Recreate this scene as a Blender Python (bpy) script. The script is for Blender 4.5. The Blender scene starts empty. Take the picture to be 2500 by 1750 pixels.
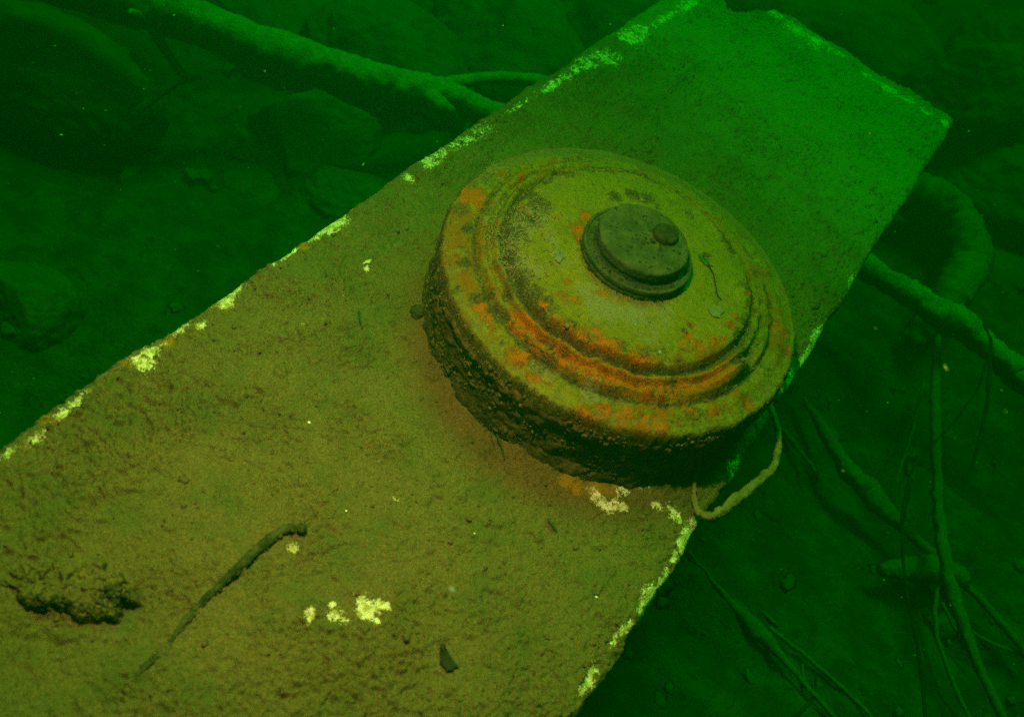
import bpy, bmesh, math, random
import numpy as np
from mathutils import Vector, Matrix

S = bpy.context.scene
COL = S.collection
R = math.radians

# ------------------------------------------------------------------ camera
cam_d = bpy.data.cameras.new('camera')
cam = bpy.data.objects.new('camera', cam_d)
COL.objects.link(cam)
cam_d.sensor_fit = 'HORIZONTAL'
cam_d.sensor_width = 36.0
cam_d.lens = 29.8690
cam_d.clip_start = 0.01
cam_d.clip_end = 100.0
cam_d.dof.use_dof = True
cam_d.dof.focus_distance = 0.80
cam_d.dof.aperture_fstop = 7.0
cam.matrix_world = Matrix([[0.784961, -0.592896, 0.179752, 0.095337], [0.563462, 0.562572, -0.604998, -0.522805], [0.257577, 0.576184, 0.775671, 0.560472], [0.0, 0.0, 0.0, 1.0]])
S.camera = cam

# ------------------------------------------------------------------ world (daylight filtered green by the lake water above)
SUN_EL, SUN_ROT = R(63), R(-20)
w = bpy.data.worlds.new('World')
S.world = w
w.use_nodes = True
wn = w.node_tree
wn.nodes.clear()
wo = wn.nodes.new('ShaderNodeOutputWorld')
wb = wn.nodes.new('ShaderNodeBackground')
ws = wn.nodes.new('ShaderNodeTexSky')
ws.sky_type = 'NISHITA'
ws.sun_disc = False
ws.sun_elevation = SUN_EL
ws.sun_rotation = SUN_ROT
wm = wn.nodes.new('ShaderNodeMix')
wm.data_type = 'RGBA'
wm.blend_type = 'MULTIPLY'
wm.inputs[0].default_value = 1.0
wm.inputs[7].default_value = (0.02, 0.95, 0.015, 1)
wb.inputs['Strength'].default_value = 0.05
wn.links.new(ws.outputs[0], wm.inputs[6])
wn.links.new(wm.outputs[2], wb.inputs['Color'])
wn.links.new(wb.outputs[0], wo.inputs['Surface'])

# daylight coming down through the water: green, very soft
sd = bpy.data.lights.new('sun', 'SUN')
sun = bpy.data.objects.new('sun', sd)
COL.objects.link(sun)
sd.energy = 4.9
sd.angle = R(22)
sd.color = (0.02, 1.0, 0.045)
sun.rotation_euler = Vector((0.15, -0.42, -0.88)).to_track_quat('-Z', 'Y').to_euler()

# the diver's lamp, whose warm light and hard shadow the photograph shows
ld = bpy.data.lights.new('dive_lamp', 'SPOT')
lamp = bpy.data.objects.new('dive_lamp', ld)
COL.objects.link(lamp)
lamp.location = (-0.140, -0.300, 0.68)
ld.energy = 1330.0
ld.color = (0.94, 0.026, 0.105)
ld.shadow_soft_size = 0.022
ld.spot_size = R(102)
ld.spot_blend = 1.0
lamp.rotation_euler = (Vector((-0.06, -0.09, 0.0)) - Vector(lamp.location)).to_track_quat('-Z', 'Y').to_euler()

S.view_settings.view_transform = 'Standard'
S.view_settings.look = 'None'
S.view_settings.gamma = 1.0
S.view_settings.use_curve_mapping = False
S.view_settings.exposure = 0.0
S.render.engine = 'CYCLES'
S.cycles.use_denoising = False
S.cycles.use_light_tree = False
S.cycles.max_bounces = 4
S.cycles.volume_bounces = 1
S.cycles.volume_step_rate = 4.0

# ------------------------------------------------------------------ numeric helpers
rng = np.random.default_rng(7)

def _h(n):
    n = n.astype(np.uint32)
    n = (n ^ (n >> np.uint32(16))) * np.uint32(0x7feb352d)
    n = (n ^ (n >> np.uint32(15))) * np.uint32(0x846ca68b)
    return n ^ (n >> np.uint32(16))

def vn2(x, y, seed=0):
    xi = np.floor(x).astype(np.int64); yi = np.floor(y).astype(np.int64)
    fx = x - xi; fy = y - yi
    fx = fx*fx*fx*(fx*(fx*6-15)+10); fy = fy*fy*fy*(fy*(fy*6-15)+10)
    def g(a, b):
        return _h((a*73856093 + b*19349663 + seed*83492791) & 0xffffffff).astype(np.float64)/4294967295.0
    a = g(xi, yi); b = g(xi+1, yi); c = g(xi, yi+1); d = g(xi+1, yi+1)
    return (a + (b-a)*fx)*(1-fy) + (c + (d-c)*fx)*fy

def vn3(x, y, z, seed=0):
    xi = np.floor(x).astype(np.int64); yi = np.floor(y).astype(np.int64); zi = np.floor(z).astype(np.int64)
    fx = x - xi; fy = y - yi; fz = z - zi
    fx = fx*fx*(3-2*fx); fy = fy*fy*(3-2*fy); fz = fz*fz*(3-2*fz)
    def g(a, b, c):
        return _h((a*73856093 + b*19349663 + c*50331653 + seed*83492791) & 0xffffffff).astype(np.float64)/4294967295.0
    o = 0
    for dz in (0, 1):
        p = (g(xi, yi, zi+dz)*(1-fx) + g(xi+1, yi, zi+dz)*fx)*(1-fy) + (g(xi, yi+1, zi+dz)*(1-fx) + g(xi+1, yi+1, zi+dz)*fx)*fy
        o = o + p*(fz if dz else 1-fz)
    return o

def fbm2(x, y, s, octs=4, seed=0, gain=0.5):
    o = 0; a = 1.0; t = 0; c, n = math.cos(0.6), math.sin(0.6)
    x = x/s; y = y/s
    for k in range(octs):
        o = o + a*(vn2(x, y, seed+k*17)-0.5)*2; t += a; a *= gain
        x, y = (x*c - y*n)*2.03+3.1, (x*n + y*c)*2.03+7.7
    return o/t

def fbm3(p, s, octs=4, seed=0, gain=0.5):
    o = 0; a = 1.0; t = 0
    x, y, z = p[:, 0]/s, p[:, 1]/s, p[:, 2]/s
    for k in range(octs):
        o = o + a*(vn3(x, y, z, seed+k*17)-0.5)*2; t += a; a *= gain
        x, y, z = y*2.03+3.1, z*2.03+7.7, x*2.03+1.3
    return o/t

def sstep(a, b, x):
    t = np.clip((x-a)/(b-a), 0, 1)
    return t*t*(3-2*t)

def mk_obj(name, verts, quads, m, parent=None, tris=None, attrs=None, smooth=True):
    me = bpy.data.meshes.new(name)
    verts = np.asarray(verts, dtype=np.float32)
    nq = 0 if quads is None else len(quads)
    nt = 0 if tris is None else len(tris)
    me.vertices.add(len(verts)); me.vertices.foreach_set('co', verts.ravel())
    idx = []
    if nq: idx.append(np.asarray(quads, dtype=np.int32).ravel())
    if nt: idx.append(np.asarray(tris, dtype=np.int32).ravel())
    idx = np.concatenate(idx)
    tot = np.concatenate([np.full(nq, 4, np.int32), np.full(nt, 3, np.int32)])
    st = np.concatenate([[0], np.cumsum(tot)[:-1]]).astype(np.int32)
    me.loops.add(len(idx)); me.loops.foreach_set('vertex_index', idx)
    me.polygons.add(nq+nt); me.polygons.foreach_set('loop_start', st); me.polygons.foreach_set('loop_total', tot)
    me.polygons.foreach_set('use_smooth', np.full(nq+nt, bool(smooth)))
    me.update(calc_edges=True); me.validate()
    for k, a in (attrs or {}).items():
        at = me.attributes.new(k, 'FLOAT', 'POINT')
        at.data.foreach_set('value', np.asarray(a, dtype=np.float32))
    if m: me.materials.append(m)
    o = bpy.data.objects.new(name, me)
    COL.objects.link(o)
    if parent: o.parent = parent
    return o

def tag(o, label, cat, group=None):
    o['label'] = label; o['category'] = cat
    if group: o['group'] = group
    return o

def thing(name, loc, label, cat, group=None):
    o = bpy.data.objects.new(name, None); COL.objects.link(o)
    o.location = loc; o.empty_display_size = 0.05
    return tag(o, label, cat, group)

def grid_quads(nu, nv, wrap_u=False):
    # vertex index = v*nu + u
    u = np.arange(nu if wrap_u else nu-1); v = np.arange(nv-1)
    U, V = np.meshgrid(u, v)
    U2 = (U+1) % nu
    return np.stack([V*nu+U, V*nu+U2, (V+1)*nu+U2, (V+1)*nu+U], -1).reshape(-1, 4)

ICO = {}
def ico(sub):
    if sub not in ICO:
        bm = bmesh.new(); bmesh.ops.create_icosphere(bm, subdivisions=sub, radius=1.0)
        bm.verts.ensure_lookup_table()
        ICO[sub] = (np.array([v.co[:] for v in bm.verts]), np.array([[v.index for v in f.verts] for f in bm.faces]))
        bm.free()
    return ICO[sub]

def smooth_path(pts, n):
    # Catmull-Rom through (x, y, z, radius)
    p = np.asarray(pts, float)
    p = np.vstack([2*p[0]-p[1], p, 2*p[-1]-p[-2]])
    k = len(p)-3
    t = np.linspace(0, k-1e-6, n); i = t.astype(int); f = (t-i)[:, None]
    a, b, c, d = p[i], p[i+1], p[i+2], p[i+3]
    return 0.5*((2*b) + (c-a)*f + (2*a-5*b+4*c-d)*f*f + (3*b-a-3*c+d)*f**3)

def tube_arrays(pts, n, sides, rough=0.15, rscale=0.02, seed=0, fine=0.0, base=0, wob=0.0):
    q = smooth_path(pts, n)
    c = q[:, :3]; r = np.maximum(q[:, 3], 0.0002)
    if wob:
        for k in range(3):
            c[:, k] += wob*fbm2(np.arange(n)*0.13+seed*3.7, np.full(n, k*9.1), 1.0, 2, seed)
    tg = np.gradient(c, axis=0); tg /= np.linalg.norm(tg, axis=1)[:, None]
    up = np.array([0.13, 0.21, 0.97])
    s = np.cross(tg, up); s /= np.linalg.norm(s, axis=1)[:, None]
    b = np.cross(s, tg)
    th = np.linspace(0, 2*math.pi, sides, endpoint=False)
    ring = (s[:, None, :]*np.cos(th)[None, :, None] + b[:, None, :]*np.sin(th)[None, :, None])
    v = c[:, None, :] + ring*r[:, None, None]
    vf = v.reshape(-1, 3)
    d = rough*fbm3(vf, rscale, 3, seed)
    if fine: d = d + fine*fbm3(vf, rscale*0.22, 2, seed+5)
    v = c[:, None, :] + ring*(r[:, None]*(1+d.reshape(n, sides)))[:, :, None]
    v = v.reshape(-1, 3)
    qd = grid_quads(sides, n, True)+base
    # end caps as fans
    e = np.vstack([c[0]-tg[0]*r[0]*0.5, c[-1]+tg[-1]*r[-1]*0.5])
    i0 = base+len(v)
    k = np.arange(sides)
    t0 = np.stack([np.full(sides, i0), base+(k+1) % sides, base+k], 1)
    l = base+(n-1)*sides
    t1 = np.stack([np.full(sides, i0+1), l+k, l+(k+1) % sides], 1)
    return np.vstack([v, e]), qd, np.vstack([t0, t1])

def tube(name, pts, m, parent=None, n=80, sides=18, **kw):
    o0 = np.array(parent.location) if parent else np.zeros(3)
    p = np.array(pts, float); p[:, :3] -= o0
    v, q, t = tube_arrays(p, n, sides, **kw)
    return mk_obj(name, v, q, m, parent, tris=t)

# ------------------------------------------------------------------ materials
def mat(name):
    m = bpy.data.materials.new(name); m.use_nodes = True
    nt = m.node_tree; nt.nodes.clear()
    out = nt.nodes.new('ShaderNodeOutputMaterial'); bs = nt.nodes.new('ShaderNodeBsdfPrincipled')
    nt.links.new(bs.outputs[0], out.inputs['Surface'])
    bs.inputs['Roughness'].default_value = 0.9
    bs.inputs['Specular IOR Level'].default_value = 0.12
    return m, nt, bs

def N(nt, t, **kw):
    n = nt.nodes.new(t)
    for k, v in kw.items(): setattr(n, k, v)
    return n

def noise(nt, scale, detail=4, rough=0.6, dist=0.0):
    tc = nt.nodes.get('TC') or N(nt, 'ShaderNodeTexCoord', name='TC')
    n = N(nt, 'ShaderNodeTexNoise'); n.inputs['Scale'].default_value = scale
    n.inputs['Detail'].default_value = detail; n.inputs['Roughness'].default_value = rough
    n.inputs['Distortion'].default_value = dist
    nt.links.new(tc.outputs['Object'], n.inputs['Vector'])
    return n.outputs['Fac']

def math_(nt, op, a, b=None, c=None):
    n = N(nt, 'ShaderNodeMath', operation=op)
    for i, x in enumerate((a, b, c)):
        if x is None: continue
        if isinstance(x, (int, float)): n.inputs[i].default_value = x
        else: nt.links.new(x, n.inputs[i])
    return n.outputs[0]

def ramp(nt, fac, lo, hi):
    n = N(nt, 'ShaderNodeMapRange', interpolation_type='SMOOTHSTEP')
    nt.links.new(fac, n.inputs['Value'])
    n.inputs['From Min'].default_value = lo; n.inputs['From Max'].default_value = hi
    return n.outputs[0]

def mix(nt, fac, a, b):
    n = N(nt, 'ShaderNodeMix', data_type='RGBA')
    if isinstance(fac, (int, float)): n.inputs[0].default_value = fac
    else: nt.links.new(fac, n.inputs[0])
    for i, x in ((6, a), (7, b)):
        if isinstance(x, tuple): n.inputs[i].default_value = (*x, 1)
        else: nt.links.new(x, n.inputs[i])
    return n.outputs[2]

def attr(nt, name):
    n = N(nt, 'ShaderNodeAttribute', attribute_name=name); return n.outputs['Fac']

def bump(nt, bs, h, strength, dist):
    n = N(nt, 'ShaderNodeBump'); n.inputs['Strength'].default_value = strength; n.inputs['Distance'].default_value = dist
    nt.links.new(h, n.inputs['Height']); nt.links.new(n.outputs[0], bs.inputs['Normal'])

def simple(name, c1, c2, scale=60, bscale=300, bstr=0.6, bdist=0.002, c3=None):
    m, nt, bs = mat(name)
    f = ramp(nt, noise(nt, scale, 5, 0.65), 0.35, 0.68)
    c = mix(nt, f, c1, c2)
    if c3: c = mix(nt, ramp(nt, noise(nt, scale*2.7, 4, 0.7), 0.55, 0.68), c, c3)
    nt.links.new(c, bs.inputs['Base Color'])
    bump(nt, bs, noise(nt, bscale, 4, 0.7), bstr, bdist)
    return m

def silted(name, base, silt, scale, bscale, bdist, lo=0.25, hi=0.85):
    # dark wood or stone with silt on upward faces, paled to paint in light from above
    m, nt, bs = mat(name)
    g = N(nt, 'ShaderNodeNewGeometry'); sx = N(nt, 'ShaderNodeSeparateXYZ'); nt.links.new(g.outputs['Normal'], sx.inputs[0])
    up = math_(nt, 'ADD', sx.outputs['Z'], math_(nt, 'MULTIPLY', math_(nt, 'SUBTRACT', noise(nt, scale, 5, 0.7), 0.5), 1.1))
    d = tuple(x*0.55 for x in base); l = tuple(x*1.35 for x in silt)
    b = mix(nt, noise(nt, scale*3, 4, 0.7), d, base)
    t = mix(nt, ramp(nt, noise(nt, scale*2.2, 5, 0.7), 0.38, 0.64), silt, l)
    nt.links.new(mix(nt, ramp(nt, up, lo, hi), b, t), bs.inputs['Base Color'])
    bump(nt, bs, noise(nt, bscale, 4, 0.7), 0.9, bdist)
    return m

# silt over painted slab
M_SLAB, nt, bs = mat('silted slab')
f1 = ramp(nt, noise(nt, 14, 4, 0.6), 0.35, 0.68)
f2 = ramp(nt, noise(nt, 130, 4, 0.7), 0.38, 0.66)
f3 = ramp(nt, noise(nt, 420, 3, 0.7), 0.36, 0.64)
c = mix(nt, f1, (0.122, 0.102, 0.025), (0.152, 0.116, 0.033))
c = mix(nt, math_(nt, 'MULTIPLY', f2, 0.55), c, (0.088, 0.078, 0.018))
c = mix(nt, math_(nt, 'MULTIPLY', f3, 0.5), c, (0.235, 0.182, 0.060))
c = mix(nt, math_(nt, 'MULTIPLY', ramp(nt, noise(nt, 950, 2, 0.6), 0.50, 0.64), 0.65), c, (0.055, 0.050, 0.014))
c = mix(nt, math_(nt, 'MULTIPLY', ramp(nt, noise(nt, 820, 2, 0.6), 0.56, 0.70), 0.5), c, (0.27, 0.23, 0.085))
c = mix(nt, math_(nt, 'MULTIPLY', ramp(nt, noise(nt, 55, 3, 0.7), 0.58, 0.76), 0.35), c, (0.135, 0.058, 0.012))
c = mix(nt, math_(nt, 'MULTIPLY', ramp(nt, noise(nt, 200, 3, 0.6), 0.61, 0.74), 0.32), c, (0.030, 0.045, 0.016))
c = mix(nt, math_(nt, 'MULTIPLY', ramp(nt, noise(nt, 19, 5, 0.7), 0.47, 0.66), 0.6), c, (0.078, 0.110, 0.024))
c = mix(nt, math_(nt, 'MULTIPLY', ramp(nt, noise(nt, 330, 3, 0.7), 0.56, 0.68), 0.45), c, (0.115, 0.135, 0.075))
c = mix(nt, math_(nt, 'MULTIPLY', attr(nt, 'ruddy'), 0.28), c, (0.155, 0.066, 0.016))
thin = math_(nt, 'ADD', attr(nt, 'thin'), math_(nt, 'MULTIPLY', math_(nt, 'SUBTRACT', noise(nt, 26, 5, 0.72), 0.5), 0.9))  # far half paled: brighter ambient light put into the silt colour
c = mix(nt, math_(nt, 'MULTIPLY', ramp(nt, thin, 0.15, 1.0), 0.80), c, mix(nt, noise(nt, 160, 4, 0.7), (0.19, 0.25, 0.10), (0.30, 0.35, 0.16)))  # pale mix stands for brighter ambient light on the far half
st = math_(nt, 'ADD', attr(nt, 'stain'), math_(nt, 'MULTIPLY', math_(nt, 'SUBTRACT', noise(nt, 110, 5, 0.7), 0.5), 1.7))
c = mix(nt, math_(nt, 'MULTIPLY', ramp(nt, st, 0.42, 0.85), 0.85), c, (0.34, 0.175, 0.010))
ch = math_(nt, 'ADD', attr(nt, 'chip'), math_(nt, 'ADD', math_(nt, 'MULTIPLY', math_(nt, 'SUBTRACT', noise(nt, 120, 3, 0.6, 0.8), 0.5), 2.6), math_(nt, 'MULTIPLY', math_(nt, 'SUBTRACT', noise(nt, 620, 3, 0.6), 0.5), 2.1)))
chm = math_(nt, 'MULTIPLY', ramp(nt, ch, 0.50, 0.72), ramp(nt, attr(nt, 'chip'), 0.06, 0.42))
c = mix(nt, chm, c, mix(nt, ramp(nt, noise(nt, 240, 3, 0.7), 0.42, 0.60), (0.44, 0.39, 0.13), (0.84, 0.80, 0.54)))
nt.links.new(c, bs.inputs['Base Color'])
bh = math_(nt, 'ADD', noise(nt, 650, 4, 0.75), math_(nt, 'MULTIPLY', noise(nt, 1900, 2, 0.6), 0.5))
bump(nt, bs, bh, 1.0, 0.0015)

M_GROUND = simple('lake bed silt', (0.046, 0.052, 0.021), (0.100, 0.100, 0.042), 20, 150, 1.0, 0.008, (0.034, 0.042, 0.016))
M_ROCK = silted('silted rock', (0.036, 0.042, 0.018), (0.085, 0.085, 0.036), 9, 110, 0.006, 0.2, 0.95)
M_BARK = silted('silted top-lit bark', (0.040, 0.043, 0.018), (0.24, 0.24, 0.10), 30, 230, 0.005, 0.15, 0.9)  # silt on top paled so the branches look better lit from above
M_LOG = silted('dark log bark', (0.020, 0.024, 0.010), (0.15, 0.15, 0.06), 22, 200, 0.005, 0.15, 1.0)
M_DARKBARK = simple('dark bark', (0.020, 0.026, 0.012), (0.05, 0.055, 0.022), 40, 300, 0.9, 0.003)
M_ROOT = silted('silted root', (0.035, 0.040, 0.016), (0.105, 0.105, 0.045), 40, 300, 0.003, 0.0, 0.8)
M_STRAND = simple('black strand', (0.008, 0.010, 0.006), (0.02, 0.024, 0.012), 60, 500, 0.5, 0.001)
M_STICK = simple('mossy stick', (0.018, 0.030, 0.012), (0.075, 0.080, 0.028), 90, 420, 0.9, 0.0015, (0.012, 0.018, 0.008))
M_CLOD = simple('silt clod', (0.105, 0.088, 0.025), (0.140, 0.108, 0.034), 90, 420, 1.0, 0.002, (0.05, 0.048, 0.016))
M_LUMP = silted('dark silt lump', (0.040, 0.040, 0.013), (0.110, 0.090, 0.026), 60, 420, 0.002, 0.15, 0.85)
M_SHARD = simple('dark shard', (0.012, 0.018, 0.011), (0.022, 0.030, 0.018), 250, 900, 0.2, 0.0003, (0.05, 0.05, 0.02))
M_SNOW = simple('suspended silt', (0.05, 0.17, 0.06), (0.08, 0.30, 0.10), 400)
M_FLAKE = simple('grey green flake', (0.075, 0.105, 0.042), (0.110, 0.14, 0.06), 160, 600, 0.6, 0.0008)
M_LEAF = simple('dark green leaf', (0.012, 0.05, 0.010), (0.03, 0.09, 0.018), 160, 600, 0.4, 0.0006)
M_SHELL = simple('white crumb', (0.75, 0.75, 0.6), (0.85, 0.85, 0.75), 300)

# mine: olive-yellow paint, orange rust, dark growth
M_MINE, nt, bs = mat('rusted olive paint')
fA = ramp(nt, noise(nt, 22, 4, 0.6), 0.34, 0.68)
fB = ramp(nt, noise(nt, 210, 4, 0.7), 0.40, 0.64)
c = mix(nt, fA, (0.140, 0.165, 0.007), (0.195, 0.190, 0.012))
c = mix(nt, math_(nt, 'MULTIPLY', ramp(nt, noise(nt, 48, 5, 0.7), 0.48, 0.66), 0.6), c, (0.105, 0.118, 0.026))
c = mix(nt, math_(nt, 'MULTIPLY', fB, 0.55), c, (0.10, 0.115, 0.010))
pl = math_(nt, 'ADD', attr(nt, 'pale'), math_(nt, 'MULTIPLY', math_(nt, 'SUBTRACT', noise(nt, 120, 4, 0.7), 0.5), 1.6))
c = mix(nt, math_(nt, 'MULTIPLY', ramp(nt, pl, 0.40, 0.75), 0.85), c, (0.165, 0.180, 0.078))
br = math_(nt, 'ADD', attr(nt, 'brown'), math_(nt, 'MULTIPLY', math_(nt, 'SUBTRACT', noise(nt, 85, 5, 0.72, 0.4), 0.5), 2.2))
c = mix(nt, math_(nt, 'MULTIPLY', ramp(nt, br, 0.42, 0.70), 0.9), c, (0.165, 0.088, 0.006))
rs = math_(nt, 'ADD', attr(nt, 'rust'), math_(nt, 'MULTIPLY', math_(nt, 'SUBTRACT', noise(nt, 150, 7, 0.82, 0.5), 0.5), 2.7))
orange = mix(nt, ramp(nt, noise(nt, 260, 4, 0.7), 0.40, 0.62), (0.35, 0.098, 0.003), (0.24, 0.105, 0.005))
orange = mix(nt, math_(nt, 'MULTIPLY', ramp(nt, noise(nt, 60, 4, 0.7), 0.54, 0.66), 0.75), orange, (0.17, 0.050, 0.003))
c = mix(nt, math_(nt, 'MULTIPLY', ramp(nt, rs, 0.48, 0.68), 0.93), c, orange)
ms = math_(nt, 'ADD', attr(nt, 'moss'), math_(nt, 'MULTIPLY', math_(nt, 'SUBTRACT', noise(nt, 230, 7, 0.82, 0.8), 0.5), 2.5))
crust = mix(nt, ramp(nt, noise(nt, 480, 4, 0.7), 0.42, 0.62), (0.018, 0.028, 0.009), (0.085, 0.095, 0.034))
c = mix(nt, math_(nt, 'MULTIPLY', ramp(nt, ms, 0.42, 0.80), 0.88), c, crust)
sl = math_(nt, 'ADD', attr(nt, 'silt'), math_(nt, 'MULTIPLY', math_(nt, 'SUBTRACT', noise(nt, 70, 6, 0.75), 0.5), 1.6))
c = mix(nt, math_(nt, 'MULTIPLY', ramp(nt, sl, 0.35, 0.85), 0.85), c, mix(nt, noise(nt, 300, 4, 0.7), (0.085, 0.095, 0.026), (0.150, 0.140, 0.045)))
sp = ramp(nt, noise(nt, 300, 3, 0.6), 0.625, 0.70)
c = mix(nt, math_(nt, 'MULTIPLY', sp, 0.85), c, (0.035, 0.045, 0.015))
nt.links.new(c, bs.inputs['Base Color'])
bh = math_(nt, 'ADD', noise(nt, 420, 5, 0.75), math_(nt, 'MULTIPLY', rs, 0.35))
bump(nt, bs, bh, 1.0, 0.0023)

M_SIDE = simple('encrusted casing', (0.034, 0.034, 0.011), (0.125, 0.092, 0.026), 75, 380, 1.0, 0.002, (0.009, 0.011, 0.005))
M_PLUG = simple('dark fuze plug', (0.022, 0.044, 0.014), (0.050, 0.074, 0.026), 70, 520, 1.0, 0.0014, (0.017, 0.030, 0.010))
M_KNOB = simple('dark knob', (0.009, 0.016, 0.006), (0.024, 0.034, 0.012), 120, 520, 1.0, 0.0012)
M_CRUST = simple('crust growth', (0.034, 0.038, 0.013), (0.14, 0.118, 0.036), 160, 600, 0.9, 0.001, (0.012, 0.016, 0.006))
M_TUBE = simple('pale worm tubes', (0.12, 0.135, 0.045), (0.20, 0.21, 0.08), 120, 500)
M_HANDLE = simple('crusted handle', (0.14, 0.115, 0.040), (0.23, 0.17, 0.06), 110, 480, 1.0, 0.0018, (0.19, 0.06, 0.016))

# ------------------------------------------------------------------ water (the haze round everything)
def water():
    m = bpy.data.materials.new('green lake water'); m.use_nodes = True
    nt = m.node_tree; nt.nodes.clear()
    out = nt.nodes.new('ShaderNodeOutputMaterial'); v = nt.nodes.new('ShaderNodeVolumePrincipled')
    v.inputs['Color'].default_value = (0.0, 0.022, 0.001, 1)
    v.inputs['Absorption Color'].default_value = (0.0, 0.745, 0.055, 1)
    v.inputs['Density'].default_value = 3.0
    v.inputs['Anisotropy'].default_value = 0.3
    nt.links.new(v.outputs[0], out.inputs['Volume'])
    bm = bmesh.new(); bmesh.ops.create_cube(bm, size=1.0)
    me = bpy.data.meshes.new('haze'); bm.to_mesh(me); bm.free()
    me.materials.append(m)
    o = bpy.data.objects.new('haze', me); COL.objects.link(o)
    o.scale = (15, 15, 2.75); o.location = (0, 0.5, -0.475)
    o['kind'] = 'stuff'
water()

# ------------------------------------------------------------------ ground
XL, XR, YN, YF, THK = -0.2459, 0.1711, -0.78, 0.7254, 0.095

def ground_z(x, y):
    z = -0.42 + 0.075*fbm2(x, y, 0.5, 3, 3) + 0.024*fbm2(x, y, 0.13, 4, 9)
    z = z + 0.10*sstep(0.9, 2.6, y)
    # silt bank the slab rests on
    u = (x-(XL+XR)/2)/0.085; v = np.maximum(np.abs(y-0.02)-0.42, 0)/0.14
    k = np.exp(-u*u*0.9)*np.exp(-v*v)
    z = z*(1-k) + k*(-THK+0.012)
    # hollow under the fallen branch
    hx, hy = HOLLOW
    z = z - 0.16*np.exp(-(((x-hx)/0.22)**2 + ((y-hy)/0.16)**2))
    return z
HOLLOW = (-1.0114, 0.1494)

def build_ground():
    n = 620
    s = np.linspace(-1, 1, n)
    g = np.sign(s)*(0.16*np.abs(s)+0.84*np.abs(s)**3)*6.6
    X, Y = np.meshgrid(g-0.05, g+0.42)
    x, y = X.ravel(), Y.ravel()
    z = ground_z(x, y) + 0.008*fbm2(x, y, 0.040, 4, 21) + 0.0030*fbm2(x, y, 0.011, 2, 31)
    o = mk_obj('ground', np.stack([x, y, z], 1), grid_quads(n, n), M_GROUND)
    o['kind'] = 'structure'
build_ground()
gz = lambda x, y: float(ground_z(np.array([x]), np.array([y]))[0])

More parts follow.
